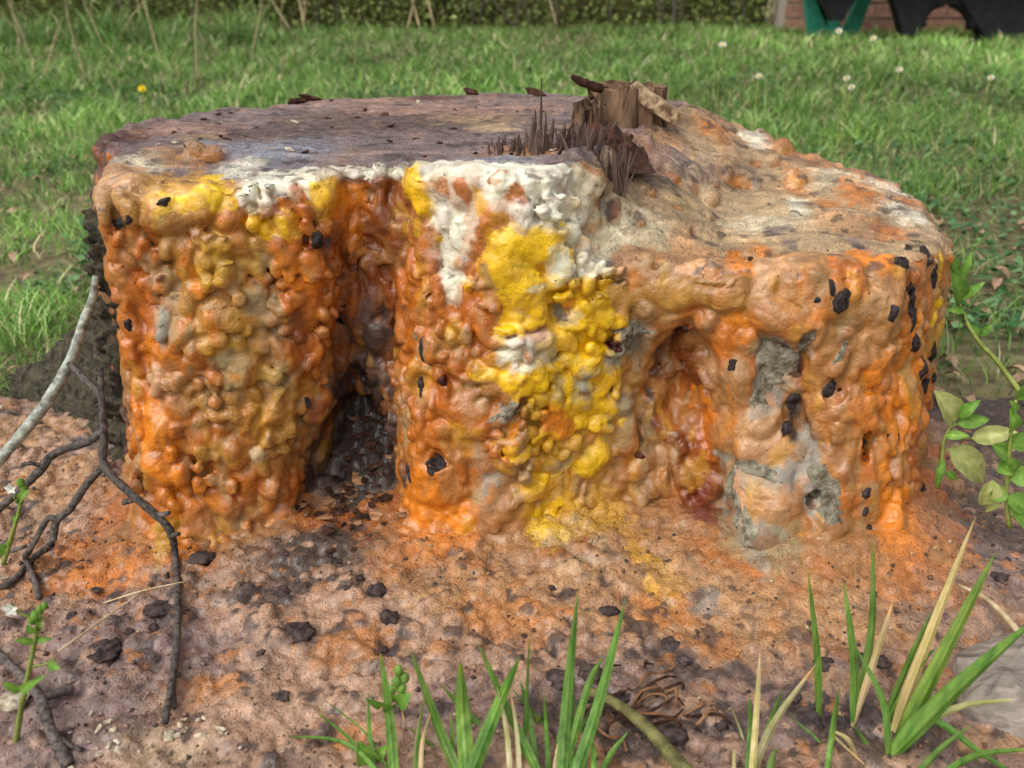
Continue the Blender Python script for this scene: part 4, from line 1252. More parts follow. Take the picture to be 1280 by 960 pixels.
# ------------------------------------------------------------------ hedge, wall and garden furniture at the back
HY = 6.45
hz = float(lawn_z(np.array(0.), np.array(HY)))
hedge = empty('hedge', (-1.5, HY, hz), 'olive brown leafy hedge with bare stems along the end of the lawn', 'hedge')
hx = np.linspace(-6.5, 1.78, 140); hv = np.linspace(0, 1, 24)
HX, HV = np.meshgrid(hx, hv, indexing='ij')
hn = grid_noise2(hx, hv * 1.6, .3, 51) * .08 + grid_noise2(hx, hv * 1.6, .12, 52) * .06
ii = np.arange(HX.size).reshape(HX.shape)
fr = np.stack([HX.ravel(), (HY + .12 + hn - .12 * np.sin(HV * 3.1)).ravel(), (hz - .02 + HV * 1.6).ravel()], 1)
bk = fr.copy(); bk[:, 1] = HY + .8
Fh = np.stack([ii[:-1, :-1], ii[1:, :-1], ii[1:, 1:], ii[:-1, 1:]], -1).reshape(-1, 4)
nH = len(fr)
sides = [np.stack([ii[:-1, -1], ii[1:, -1], ii[1:, -1] + nH, ii[:-1, -1] + nH], -1), np.stack([ii[-1, :-1], ii[-1, :-1] + nH, ii[-1, 1:] + nH, ii[-1, 1:]], -1), np.stack([ii[0, :-1], ii[0, 1:], ii[0, 1:] + nH, ii[0, :-1] + nH], -1)]
obj('foliage_core', np.vstack([fr, bk]), np.vstack([Fh, Fh[:, ::-1] + nH] + sides), M_HEDGECORE, hedge)
N = 34000
lxh = RNG.uniform(-5.6, 1.80, N); lzh = hz + RNG.random(N) ** 1.3 * 1.0; lyh = HY + RNG.uniform(-.12, .16, N)
rr = RNG.uniform(.010, .024, N)
dirs = RNG.normal(0, 1, (N, 3)); dirs /= np.linalg.norm(dirs, axis=1)[:, None]
d2 = np.cross(dirs, RNG.normal(0, 1, (N, 3))); d2 /= np.linalg.norm(d2, axis=1)[:, None]
Pc = np.stack([lxh, lyh, lzh], 1)
V = np.stack([Pc - dirs * rr[:, None], Pc + d2 * rr[:, None] * .55, Pc + dirs * rr[:, None], Pc - d2 * rr[:, None] * .55], 1).reshape(-1, 3)
F = (np.array([[0, 1, 2, 3]])[None] + (np.arange(N) * 4)[:, None, None]).reshape(-1, 4)
cc = np.stack([lin('788f46'), lin('8fa456'), lin('66703a'), lin('8a8454'), lin('a5b46c')])[RNG.integers(0, 5, N)] * (.75 + .5 * RNG.random((N, 1)))
obj('foliage', V, F, M_HEDGE, hedge, False, np.repeat(cc, 4, axis=0))
for i in range(46):
    x = random.uniform(-5.2, 1.7); y = HY - random.uniform(.10, .16)
    top = np.array([x + random.gauss(0, .12), y + .05, hz + random.uniform(.35, .9)])
    V, F = tube(catmull([(x, y, hz - .03), (np.array([x, y, hz]) + top) / 2 + RNG.normal(0, .02, 3), top], 3), [.007, .005, .002], 5)
    obj('stem', V, F, M_STRAW if random.random() < .22 else M_TWIG, hedge)

WY = 6.2
wz = float(lawn_z(np.array(2.5), np.array(WY))) - .02
x_at = lambda px, y: at_y(px, 40, y)[0]
wall = empty('brick_wall', (2.6, WY, wz), 'low red brick wall with pale mortar at the end of the lawn', 'wall')
wx0, wx1 = 1.82, 5.2
V, F = boxmesh((wx0, WY + .012, wz - .05), (wx1, WY + .22, wz + 1.0))
obj('mortar', V, F, M_MORTAR, wall, False)
bme = {}
for rrow in range(9):
    z0 = wz + .02 + rrow * .095
    x = wx0 - (.12 if rrow % 2 else 0)
    while x < wx1 - .02:
        xa, xb = max(x, wx0) + .006, min(x + .24, wx1) - .006
        if xb - xa > .03:
            key = round(xb - xa, 3)
            if key not in bme:
                Vb, Fb = boxmesh((0, 0, 0), (xb - xa, .10, .08), .004)
                bme[key] = mesh_from('brick', Vb, Fb, M_BRICK, False)
            o = bpy.data.objects.new('brick', bme[key]); o.parent = wall
            o.location = Vector((xa, WY + random.uniform(-.003, .003), z0)) - Vector(wloc(wall)); col.objects.link(o)
        x += .24
# black cast bench with spread pointed legs, seen only from below the seat
BY_ = 5.6
bz = float(lawn_z(np.array(2.5), np.array(BY_)))
bench = empty('garden_bench', (2.6, BY_, bz), 'black garden bench with tapering legs before the brick wall', 'bench')
def taper(name, top, bot, w0, w1, dpt, mat, par):
    top, bot = np.array(top), np.array(bot)
    V = []
    for f in np.linspace(0, 1, 7):
        c = top * (1 - f) + bot * f; w = w0 * (1 - f) ** 1.2 + w1 * (1 - (1 - f) ** 1.2)
        V += [c + (-w, -dpt, 0), c + (w, -dpt, 0), c + (w, dpt, 0), c + (-w, dpt, 0)]
    F = [(j * 4 + k, j * 4 + (k + 1) % 4, j * 4 + 4 + (k + 1) % 4, j * 4 + 4 + k) for j in range(6) for k in range(4)] + [(3, 2, 1, 0), (24, 25, 26, 27)]
    return obj(name, V, F, mat, par, False)
zt_ = bz + .50
def bp(px, py): return at_y(px, py, BY_)
taper('leg', bp(1048, -30), bp(1044, 26), .20, .03, .05, M_BLACKPAINT, bench)
taper('leg', bp(1138, -25), bp(1135, 44), .16, .05, .05, M_BLACKPAINT, bench)
taper('leg', bp(1262, -30), bp(1255, 66), .42, .10, .06, M_BLACKPAINT, bench)
c0, c1 = bp(1000, -20), bp(1330, -20)
V, F = boxmesh((c0[0], BY_ - .16, c1[2]), (c1[0], BY_ + .2, c1[2] + .12), .01)
obj('seat', V, F, M_BLACKPAINT, bench, False)
a0, a1 = bp(1118, 6), bp(1330, -19)
V, F = boxmesh((a0[0], BY_ - .04, a0[2]), (a1[0], BY_ + .04, a1[2]), .004)
obj('apron', V, F, M_BLACKPAINT, bench, False)
# arch bracket between the second and third leg
arc = [bp(1150 + 34 + 34 * math.cos(t), 34 - 32 * math.sin(t)) for t in np.linspace(math.pi, .0, 9)]
V, F = tube(catmull(arc, 3), [.03, .03, .05], 8)
obj('bracket', V, F, M_BLACKPAINT, bench)
ts_y = 5.9
tr = empty('trestle', (at_y(1020, 40, ts_y)[0], ts_y, float(lawn_z(np.array(2.), np.array(ts_y)))), 'teal painted splayed trestle before the brick wall', 'trestle')
for (xa, ya, xb, yb, w) in [(1012, -60, 1022, 50, .06), (1020, -20, 1046, 46, .05), (1090, -30, 1060, 46, .045)]:
    p0, p1 = at_y(xa, ya, ts_y), at_y(xb, yb, ts_y)
    taper('leg', p0, p1, w, w, .03, M_TEAL, tr)
p0, p1 = at_y(1005, -58, ts_y), at_y(1100, -44, ts_y)
V, F = boxmesh((p0[0], ts_y - .05, p0[2]), (p1[0], ts_y + .05, p0[2] + .1)); obj('top_beam', V, F, M_TEAL, tr, False)

# ------------------------------------------------------------------ plants, twigs and litter
def leaf_geo(b, t, w, bend=.15, up=None, n=8, serr=0):
    b, t = np.asarray(b, float), np.asarray(t, float)
    ax = t - b; L = np.linalg.norm(ax)
    up = np.array([0, -.5, .85]) if up is None else np.asarray(up, float)
    sd_ = np.cross(ax, up); sd_ /= np.linalg.norm(sd_) + 1e-9
    nr = np.cross(sd_, ax); nr /= np.linalg.norm(nr) + 1e-9
    V, F = [], []
    for j in range(n + 1):
        f = j / n
        ww = w * .5 * (math.sin(math.pi * f ** .75) ** .8 if 0 < f < 1 else .02)
        c = b + ax * f + nr * L * bend * math.sin(math.pi * f)
        jt = random.uniform(.94, 1.05)
        V += [c - sd_ * ww * jt + nr * ww * .25, c - sd_ * ww * .5 + nr * ww * (.14 - .05 * (j % 2)), c - nr * ww * .12, c + sd_ * ww * .5 + nr * ww * (.14 - .05 * (j % 2)), c + sd_ * ww * jt + nr * ww * .25]
    for j in range(n):
        for k in range(4):
            F.append((j * 5 + k, j * 5 + k + 1, j * 5 + k + 6, j * 5 + k + 5))
    return np.array(V), F

def leaf_cols(V):
    k = np.arange(len(V)) % 5
    return (np.array([.92, .98, 1.28, .96, .9])[k] * (1 + .08 * ((np.arange(len(V)) // 5) % 2)) * RNG.uniform(.95, 1.05, len(V)))[:, None] * np.ones((1, 3))

def blade_geo(pts, w, n=4, twist=0.0):
    P = catmull(pts, n); m = len(P)
    V, F, C = [], [], []
    T = np.gradient(P, axis=0)
    base_c = np.array([random.uniform(.9, 1.12), random.uniform(.9, 1.08), random.uniform(.8, 1.1)])
    tip_brown = random.random() < .35
    for j in range(m):
        f = j / (m - 1)
        t = T[j] / np.linalg.norm(T[j])
        s0 = np.cross(t, [0.15, 1.0, -.35]); s0 /= np.linalg.norm(s0)
        n0 = np.cross(s0, t)
        an = twist * (f - .3)
        s = s0 * math.cos(an) + n0 * math.sin(an); nn_ = np.cross(s, t)
        ww = w * .5 * min(1, .55 + 1.8 * f) * (1 - f ** 2.6) ** .8 + 1e-4
        c = base_c * (1.0 + .12 * math.sin(f * 9 + w * 900))
        if f < .2: c = c * (1 - .6 * (1 - f / .2)) + np.array([1.5, 1.35, 1.2]) * .6 * (1 - f / .2)
        if tip_brown and f > .86: c = c * .4 + np.array([1.7, 1.05, .7]) * .6
        for k, (o_, l_, cm) in enumerate([(-1, .55, .95), (-.62, .42, 1.12), (-.3, .14, .84), (0, 0, 1.35), (.3, .14, .88), (.62, .42, 1.10), (1, .55, .92)]):
            V.append(P[j] + s * ww * o_ + nn_ * ww * l_)
            C.append(c * cm * random.uniform(.94, 1.06))
    for j in range(m - 1):
        for k in range(6):
            F.append((j * 7 + k, j * 7 + k + 1, j * 7 + k + 8, j * 7 + k + 7))
    return np.array(V), F, np.array(C)

def tuft(label, base_px, base_y, blades, cat='grass tuft', group=None, extra=8):
    bpnt = at_y(base_px[0], base_px[1], base_y)
    t = empty('grass_tuft', (bpnt[0], bpnt[1], soilz(bpnt[0], bpnt[1])), label, cat, group)
    xs0 = [q[0][0][0] for q in blades]
    for _ in range(extra):
        bx_ = random.uniform(min(xs0), max(xs0)); tl = random.uniform(40, 130); lx_ = random.gauss(0, 34)
        y0_ = base_y + random.uniform(-.01, .03)
        blades = blades + [([(bx_, 988, y0_), (bx_ + lx_ * .35, 985 - tl * .5, y0_ + .008), (bx_ + lx_, 985 - tl, y0_ + .018)], random.uniform(4, 10), 1 if random.random() < .25 else 0)]
    for (pts, w, pale) in blades:
        P = []
        for k, q in enumerate(pts):
            yy = q[2] if len(q) > 2 else base_y
            if k == 0 and q[1] >= 975: yy -= .04
            P.append(at_y(q[0], q[1], yy))
        # root the blade in the soil
        r0 = P[0].copy(); r0[2] = min(r0[2], soilz(r0[0], r0[1]) + .0)
        P[0] = np.array([P[0][0], P[0][1], min(P[0][2], soilz(P[0][0], P[0][1]) - .004)])
        s = depth_of(P[-1]) / FPX
        V, F, C = blade_geo(P, w * s * .84, 6, random.uniform(-.6, .6))
        obj('blade', V, F, M_BLADEPALE if pale else M_BLADE, t, True, C)
    return t

tuft('clump of broad green grass blades rooted in dark soil before the yellow lobes', (620, 985), .415,
     [([(585, 990, .42), (578, 900, .425), (575, 825, .43)], 26, 0), ([(600, 990, .41), (555, 930, .42), (512, 810, .44)], 19, 0), ([(565, 990, .41), (615, 900, .42), (650, 820, .43)], 22, 0),
      ([(690, 990, .43), (640, 900, .43), (598, 805, .45)], 15, 0), ([(700, 990, .42), (708, 880, .43), (722, 742, .44)], 19, 0), ([(715, 990, .42), (712, 900, .43), (718, 800, .44)], 13, 0),
      ([(705, 995, .42), (745, 890, .425), (782, 748, .44)], 19, 0), ([(695, 980, .43), (735, 860, .44), (756, 820, .45)], 12, 0), ([(675, 985, .43), (662, 900, .44), (650, 850, .45)], 10, 0),
      ([(690, 990, .44), (600, 910, .45), (550, 855, .46)], 15, 0), ([(728, 990, .41), (760, 950, .42), (785, 915, .43)], 10, 0), ([(690, 990, .42), (683, 920, .43), (680, 862, .44)], 7, 0),
      ([(660, 990, .42), (560, 950, .43), (505, 905, .44)], 11, 0), ([(560, 990, .42), (565, 940, .42), (563, 890, .43)], 9, 0), ([(742, 990, .41), (742, 950, .41), (741, 925, .42)], 9, 0),
      ([(640, 990, .42), (655, 930, .43), (662, 790, .45)], 8, 0), ([(700, 985, .43), (680, 950, .43), (640, 935, .44)], 5, 1)], extra=22)
tuft('narrow grass shoots beside the small budding chickweed', (500, 985), .41,
     [([(492, 990, .41), (486, 900, .415), (475, 815, .43)], 17, 0), ([(470, 990, .42), (462, 920, .43), (460, 865, .44)], 7, 0), ([(510, 990, .41), (440, 935, .42), (355, 920, .43)], 9, 0), ([(535, 990, .41), (520, 960, .41), (530, 870, .43)], 6, 0)])
tuft('large grass clump with wide folded blades and one bleached pointed blade', (1120, 960), .43,
     [([(1118, 915, .45), (1150, 830, .46), (1220, 645, .49)], 20, 1), ([(1125, 920, .44), (1170, 840, .45), (1245, 690, .47)], 26, 0), ([(1120, 920, .43), (1190, 870, .43), (1300, 770, .43)], 34, 0),
      ([(1112, 960, .43), (1105, 880, .435), (1068, 806, .45)], 11, 0), ([(1070, 905, .46), (1068, 830, .47), (1054, 725, .49)], 14, 0), ([(1072, 890, .47), (1090, 790, .48), (1092, 675, .50)], 13, 0),
      ([(1068, 900, .46), (1095, 820, .47), (1116, 752, .48)], 11, 1), ([(1112, 870, .46), (1140, 820, .47), (1166, 762, .48)], 10, 0), ([(1028, 880, .47), (1022, 820, .48), (1010, 715, .50)], 12, 0),
      ([(1118, 920, .44), (1190, 888, .44), (1270, 874, .44)], 12, 1), ([(1110, 925, .44), (1160, 900, .44), (1230, 945, .42), (1280, 975, .41)], 12, 0), ([(1110, 985, .41), (1160, 955, .41), (1215, 905, .42)], 14, 0),
      ([(1115, 990, .40), (1200, 955, .40), (1300, 935, .41)], 13, 0), ([(1080, 925, .43), (1060, 925, .43), (1040, 918, .44), (1085, 960, .42)], 7, 1), ([(1120, 850, .46), (1150, 835, .46), (1170, 810, .47)], 10, 0)])
tuft('small grass sprout with two straw-coloured blades on the brown crust', (945, 960), .43,
     [([(945, 985, .42), (945, 900, .43), (950, 815, .45)], 10, 1), ([(930, 985, .42), (960, 920, .43), (1020, 830, .45)], 14, 1), ([(940, 985, .42), (938, 920, .43), (937, 870, .44)], 10, 0), ([(955, 990, .41), (965, 955, .41), (973, 935, .42)], 12, 0), ([(922, 990, .42), (918, 950, .42), (915, 935, .43)], 6, 1)])

def herb(label, stem_pts, y, leaves, buds, flower=None, width=.0022, cat='herb', group=None, name='chickweed'):
    P = [at_y(q[0], q[1], q[2] if len(q) > 2 else y) for q in stem_pts]
    t = empty(name, (P[0][0], P[0][1], P[0][2]), label, cat, group)
    SPL = catmull(P, 6)
    V, F = tube(SPL, [width, width * .6], 6); obj('stem', V, F, M_STEM, t)
    def petiole(e):
        i = int(np.argmin(np.linalg.norm(SPL - e, axis=1)))
        i = max(0, i - 1)
        if np.linalg.norm(SPL[i] - e) > .0012:
            V, F = tube(catmull([SPL[i], (SPL[i] + e) / 2 + (0, 0, -.001), e], 3), [width * .5, width * .35], 5)
            obj('petiole', V, F, M_STEM, t)
    for (bx_, by_, tx_, ty_, w, pale) in leaves:
        b, e = at_y(bx_, by_, y), at_y(tx_, ty_, y - random.uniform(-.004, .012))
        V, F = leaf_geo(b, e, w * depth_of(b) / FPX, random.uniform(.05, .2), (random.uniform(-.2, .2), -.75, .6))
        petiole(b)
        obj('leaf', V, F, M_HERBPALE if pale else M_HERB, t, True, leaf_cols(V))
    for (bx_, by_, r) in buds:
        c = at_y(bx_, by_, y); s = depth_of(c) / FPX
        petiole(c)
        V, F = blobmesh(r * s, r * s, r * s * 1.4, int(bx_), 8, 6, .08); obj('bud', V + c, F, M_HERB, t, True, np.ones((len(V), 3)))
    if flower:
        c = at_y(flower[0], flower[1], y - .003); s = depth_of(c) / FPX
        petiole(c)
        V, F = blobmesh(flower[2] * s * .3, flower[2] * s * .3, flower[2] * s * .35, 3, 8, 6, .05); obj('bud', V + c + (0, .0015, 0), F, M_HERB, t, True, np.ones((len(V), 3)))
        for k in range(5):
            an = 2 * math.pi * k / 5 + .3
            V, F = leaf_geo(c, c + np.array([math.cos(an), -.3, math.sin(an)]) * flower[2] * s, flower[2] * s * .75, .05, (0, -1, .2), 4)
            obj('petal', V, F, M_PETAL, t)
    return t
herb('budding chickweed with a half-open white flower by the dark twig', [(12, 985), (24, 900), (34, 850), (44, 800), (48, 770)], .44,
     [(30, 862, 2, 852, 12, 0), (28, 866, 58, 843, 13, 0), (44, 802, 18, 800, 9, 0), (46, 800, 66, 799, 9, 0), (46, 790, 34, 780, 14, 0), (50, 788, 54, 770, 9, 0), (62, 828, 76, 836, 14, 0)],
     [(44, 770, 6), (50, 762, 5), (40, 775, 5), (56, 757, 4)], (14, 760, 11))
herb('slender chickweed with a closed white bud against the forked twig', [(4, 705), (12, 680), (22, 645), (28, 625)], .60,
     [(22, 630, 38, 612, 14, 0), (22, 628, 18, 620, 8, 0), (10, 690, -6, 682, 14, 0), (12, 688, 10, 674, 9, 0), (20, 655, 24, 642, 8, 0)], [(26, 604, 5), (30, 612, 5)], (14, 610, 8))
herb('tiny yellow-green chickweed tip with a round bud cluster among grass shoots', [(505, 985), (488, 930), (485, 890), (497, 850)], .425,
     [(478, 882, 455, 872, 10, 0), (496, 880, 514, 866, 22, 0), (492, 885, 478, 878, 16, 0), (470, 960, 448, 925, 30, 0), (460, 965, 485, 930, 22, 0)], [(498, 838, 6), (506, 847, 6), (496, 852, 6), (502, 860, 6), (490, 862, 5), (504, 870, 5)])
herb('pale-leaved herb with yellowing oval leaves touching the scabbed crust', [(1172, 610), (1178, 570), (1180, 550), (1190, 530)], .70,
     [(1194, 528, 1168, 488, 34, 1), (1186, 560, 1230, 603, 40, 1), (1214, 548, 1272, 540, 24, 1), (1196, 520, 1226, 500, 16, 0), (1196, 530, 1237, 524, 18, 0), (1180, 545, 1212, 545, 12, 0), (1196, 515, 1200, 498, 14, 0), (1182, 590, 1196, 600, 12, 0), (1178, 570, 1170, 610, 10, 0)], [])
herb('leafy green herb with crowded fresh leaves on the dark soil', [(1262, 660), (1258, 620), (1262, 560), (1270, 500)], .66,
     [(1240, 600, 1226, 632, 30, 1), (1250, 620, 1232, 640, 14, 1), (1262, 570, 1240, 556, 24, 0), (1262, 580, 1246, 590, 24, 0), (1264, 560, 1285, 540, 26, 0), (1262, 540, 1262, 510, 20, 0), (1262, 600, 1290, 590, 28, 0), (1258, 620, 1286, 640, 26, 0), (1256, 610, 1236, 625, 22, 0), (1266, 520, 1262, 500, 14, 0), (1270, 500, 1290, 470, 24, 0), (1260, 630, 1284, 665, 24, 0), (1268, 590, 1262, 572, 18, 0)], [(1262, 580, 5), (1272, 640, 6)])
herb('sprawling herb with long leggy stems on the dark soil behind the scabbed edge', [(1275, 490, .82), (1245, 450, .88), (1222, 425, .92), (1200, 385, .97), (1195, 350, 1.0)], .95,
     [(1222, 425, 1210, 405, 12, 0), (1225, 420, 1240, 405, 10, 0), (1200, 380, 1188, 330, 22, 0), (1198, 375, 1232, 352, 12, 0), (1197, 350, 1215, 315, 12, 0), (1196, 345, 1180, 310, 12, 0), (1205, 390, 1182, 388, 10, 0)], [], None, .003)

# twigs -----------------------------------------------------------------
tw = empty('lichen_twig', at_y(-20, 590, .71), 'pale lichen-spotted twig leaning against the left side of the stump', 'twig')
V, F = tube(catmull([at_y(120, 345, .805), at_y(116, 372, .80), at_y(105, 402, .79), at_y(88, 450, .77), at_y(60, 500, .75), at_y(25, 545, .73), at_y(-15, 590, .71), at_y(-80, 660, .68)], 6), [.0032, .0045, .0052, .0058, .0055, .006], 9, .16)
obj('stem', V, F, M_LICHEN, tw)
V, F = tube(catmull([at_y(86, 454, .768), at_y(98, 466, .755), at_y(112, 480, .735), at_y(124, 492, .71), at_y(128, 502, .70)], 4), [.0042, .0032, .003], 8, .15)
obj('side_shoot', V, F, M_TWIG, tw)
dt = empty('forked_twig', on_soil(208, 905), 'dark grey forked twig hanging down over the orange slime and soil', 'twig')
def shoot(nm, pts, rad):
    V, F = tube(catmull([at_y(*q) if len(q) == 3 else on_soil(*q) + np.array([0, 0, .004]) for q in pts], 5), rad, 8, .22)
    return obj(nm, V, F, M_TWIG, dt)
E_ = [(126, 460, .715), (127, 500, .698), (130, 545, .682), (130, 580, .668), (150, 605, .655), (185, 635, .645), (212, 662, .638)]
shoot('stem', E_ + [(220, 700), (223, 750), (220, 830), (207, 908)], [.0024, .0034, .0040, .0036, .0036, .0032, .003, .0026])
shoot('side_shoot', [(131, 536, .684), (110, 552, .68), (80, 562, .675), (62, 572, .67), (48, 590, .66), (22, 615, .65), (-10, 645, .64)], [.004, .0036, .004, .0032])
shoot('side_shoot', [(50, 582, .662), (38, 579, .66), (27, 581, .658)], [.0022, .0018])
shoot('side_shoot', [(130, 582, .668), (108, 606, .66), (88, 636, .652), (70, 652, .645), (64, 680, .63), (45, 700), (20, 728), (-15, 752)], [.0034, .0034, .0036, .003, .003])
shoot('side_shoot', [(72, 650, .646), (60, 648, .645), (48, 668, .638), (36, 690, .63), (33, 702), (44, 728), (50, 752)], [.003, .0026, .0026, .0028])
shoot('side_shoot', [(34, 682, .634), (24, 686, .63), (14, 690, .63)], [.0018, .0014])
shoot('side_shoot', [(222, 810), (217, 850), (219, 890)], [.0024, .002])
for (x, y, yy) in [(208, 642, .642), (220, 668, .637), (163, 626, .652)]:
    shoot('knot', [(x - 8, y + 2, yy), (x, y, yy - .002), (x + 4, y - 1, yy - .003)], [.003, .0018])
b2 = empty('broken_twig', on_soil(75, 950), 'short dark broken twig lying across the corner of the soil by the chickweed', 'twig')
V, F = tube(catmull([on_soil(-10, 815) + (0, 0, .006), on_soil(20, 845) + (0, 0, .008), on_soil(52, 880) + (0, 0, .008), on_soil(66, 920) + (0, 0, .006), on_soil(88, 962) + (0, 0, .004)], 4), [.0028, .0036, .0042], 8, .3)
obj('stem', V, F, M_TWIG, b2)
V, F = tube(catmull([on_soil(54, 884) + (0, 0, .008), on_soil(75, 875) + (0, 0, .007), on_soil(92, 868) + (0, 0, .006)], 3), [.003, .0045], 7, .3); obj('side_shoot', V, F, M_TWIG, b2)
V, F = tube(catmull([on_soil(68, 925) + (0, 0, .006), on_soil(90, 938) + (0, 0, .005), on_soil(105, 945) + (0, 0, .005)], 3), [.002, .0015], 6, .3); obj('side_shoot', V, F, M_TWIG, b2)
st = empty('straw', on_soil(78, 822), 'thin pale straw lying across the soil below the orange slime', 'straw')
V, F = tube(catmull([on_soil(76, 824) + (0, 0, .008), on_soil(130, 787) + (0, 0, .010), on_soil(180, 752) + (0, 0, .010)], 4), [.0009, .0008], 5); obj('stalk', V, F, M_STRAW, st)
V, F = tube(catmull([on_soil(132, 763) + (0, 0, .008), on_soil(180, 750) + (0, 0, .010), on_soil(236, 738) + (0, 0, .010)], 4), [.0008, .0006], 5); obj('stalk', V, F, M_STRAW, st)
ds_ = empty('dead_stalk', on_soil(845, 960), 'thick olive dead stalk slanting out of the dark hollow behind the grass clump', 'stalk')
V, F = tube(catmull([on_soil(735, 868) + (0, 0, .004), on_soil(770, 893) + (0, 0, .010), on_soil(810, 928) + (0, 0, .012), on_soil(860, 985) + (0, 0, .012)], 4), [.0036, .0045, .005], 9, .1)
obj('stalk', V, F, plain_mat('olive_stalk', lin('4e4c2a'), lin('8d8a56'), 80, .8, .5), ds_)
V, F = tube(catmull([on_soil(1195, 745) + (0, 0, .012), on_soil(1235, 770) + (0, 0, .014), on_soil(1290, 830) + (0, 0, .012)], 4), [.0012, .0022, .0028], 7, .1)
o = empty('bent_straw', on_soil(1290, 830), 'cream dry straw curving over the soil beside the bleached blade', 'straw'); obj('stalk', V, F, M_STRAW, o)
rt = empty('root_tangle', on_soil(790, 910), 'tangle of thin dark dead roots in the soil hollow behind the grass clump', 'roots')
for i in range(22):
    x0, y0 = random.gauss(790, 45), random.gauss(895, 28)
    an, ln = random.uniform(-.9, .9), random.uniform(25, 75)
    pts = [on_soil(x0 + ln * f * math.cos(an) + random.gauss(0, 5), y0 + ln * f * math.sin(an) * .7 + random.gauss(0, 4)) + (0, 0, .002 + .007 * math.sin(3.1 * f)) for f in (0, .35, .7, 1)]
    V, F = tube(catmull(pts, 4), [.0010, .0013, .0006], 5, .2); obj('rootlet', V, F, M_CRUMB if i % 3 else M_CHIP, rt)
# weathered wood piece half out of the frame
pl = empty('weathered_plank', on_soil(1250, 870), 'grey weathered splinter of wood half buried beside the wide grass blades', 'wood')
A_ = [on_soil(1190, 835), on_soil(1235, 815), on_soil(1300, 800), on_soil(1320, 860), on_soil(1300, 925), on_soil(1215, 905), on_soil(1195, 870)]
A_ = catmull(np.array(A_ + [A_[0]]), 5)[:-1]
rg = np.array([(p[0], p[1], soilz(p[0], p[1]) - .004) for p in A_]); rt = rg + np.array([0, 0, .018]) + RNG.normal(0, .0012, rg.shape)
ctr = rg.mean(0); n = len(rg)
inn = ctr + (rt - ctr) * np.array([.6, .6, 1]) + (0, 0, .004); inn[:, 2] += RNG.normal(0, .0015, n)
V = np.vstack([rg, rt, inn, [inn.mean(0)]])
F = [(i, (i + 1) % n, n + (i + 1) % n, n + i) for i in range(n)] + [(n + i, n + (i + 1) % n, 2 * n + (i + 1) % n, 2 * n + i) for i in range(n)] + [(2 * n + i, 2 * n + (i + 1) % n, 3 * n) for i in range(n)]
obj('wood', V, F, M_PLANK, pl)

# loose crumbs all over the crusted soil
NCR = 7000
cxr = RNG.uniform(-.75, .75, NCR); cyr = RNG.uniform(.37, .86, NCR)
okc = (poly_sdf(cxr.astype(np.float32), cyr.astype(np.float32), BOT_OUT) > .012) & (fbm(np.stack([cxr * 9, cyr * 9, cxr * 0], 1), 351, 2) > -.35)
cxr, cyr = cxr[okc], cyr[okc]; n = len(cxr)
czr = np.array([soilz(a_, b_) for a_, b_ in zip(cxr, cyr)])
rcr = .0007 + .0022 * RNG.random(n) ** 3
octa = np.array([(1, 0, 0), (-1, 0, 0), (0, 1, 0), (0, -1, 0), (0, 0, 1), (0, 0, -1)], dtype=float)
rot = np.linalg.qr(RNG.normal(0, 1, (n, 3, 3)))[0]
V = np.einsum('nij,kj->nki', rot, octa) * (rcr[:, None] * RNG.uniform(.55, 1.3, (n, 6)))[:, :, None]
V += np.stack([cxr, cyr, czr + rcr * .35], 1)[:, None, :]
F = (np.array([(0, 2, 4), (2, 1, 4), (1, 3, 4), (3, 0, 4), (2, 0, 5), (1, 2, 5), (3, 1, 5), (0, 3, 5)])[None] + (np.arange(n) * 6)[:, None, None]).reshape(-1, 3)
cr = soil_colour(np.stack([cxr, cyr, czr], 1))
pk = RNG.random((n, 1))
cr[:, :3] = np.where(pk < .4, lin('3a2e2a'), np.where(pk < .55, lin('6e4c36'), np.where(pk < .63, lin('c8b08c'), cr[:, :3]))) * RNG.uniform(.7, 1.2, (n, 1))
tag(obj('soil_crumbs', V.reshape(-1, 3), F, M_SOILCRUST, None, False, np.repeat(cr, 6, axis=0)), 'loose brown crumbs strewn over the crusted soil', 'crumbs', None, 'stuff')

# clods and chips on the soil -------------------------------------------
def clod(px, py, rx, label, group=None, seed=0, flat=.55):
    p = on_soil(px, py); r = .72 * rx * depth_of(p) / FPX
    V, F = blobmesh(r, r * random.uniform(.7, 1), r * flat, seed, 22, 14, .34)
    V += V / (np.linalg.norm(V, axis=1)[:, None] + 1e-9) * (vnoise(V / r * 6 + seed, seed) * r * .10)[:, None]
    o = obj('dirt_clod', V + p + (0, 0, r * flat * .1), F, M_CLOD)
    tag(o, label, 'clod', group)
clod(487, 773, 17, 'smooth black clod lying alone on the pink crust below the cleft', None, 1, .6)
clod(470, 740, 19, 'crumbly dark brown clod just above the smooth black one', None, 2, .6)
clod(372, 792, 30, 'flat slate-black clod on the soil left of the smooth black one', None, 3, .3)
clod(478, 812, 9, 'small dark clod below the smooth black one', None, 4, .6)
for i, (x, y, r) in enumerate([(198, 762, 24), (190, 785, 12), (120, 738, 10), (130, 812, 26), (250, 698, 22), (418, 700, 13), (448, 722, 10), (350, 742, 18), (325, 815, 10), (90, 770, 10), (352, 870, 15), (160, 790, 9), (435, 735, 9), (270, 640, 4)]):
    clod(x, y, r, ('large' if r >= 20 else 'middling' if r >= 12 else 'small') + ' dark dirt clod on the purplish soil between the twig and the cleft', ('large' if r >= 20 else 'middling' if r >= 12 else 'small') + ' dark clods by the forked twig', 10 + i, .35)
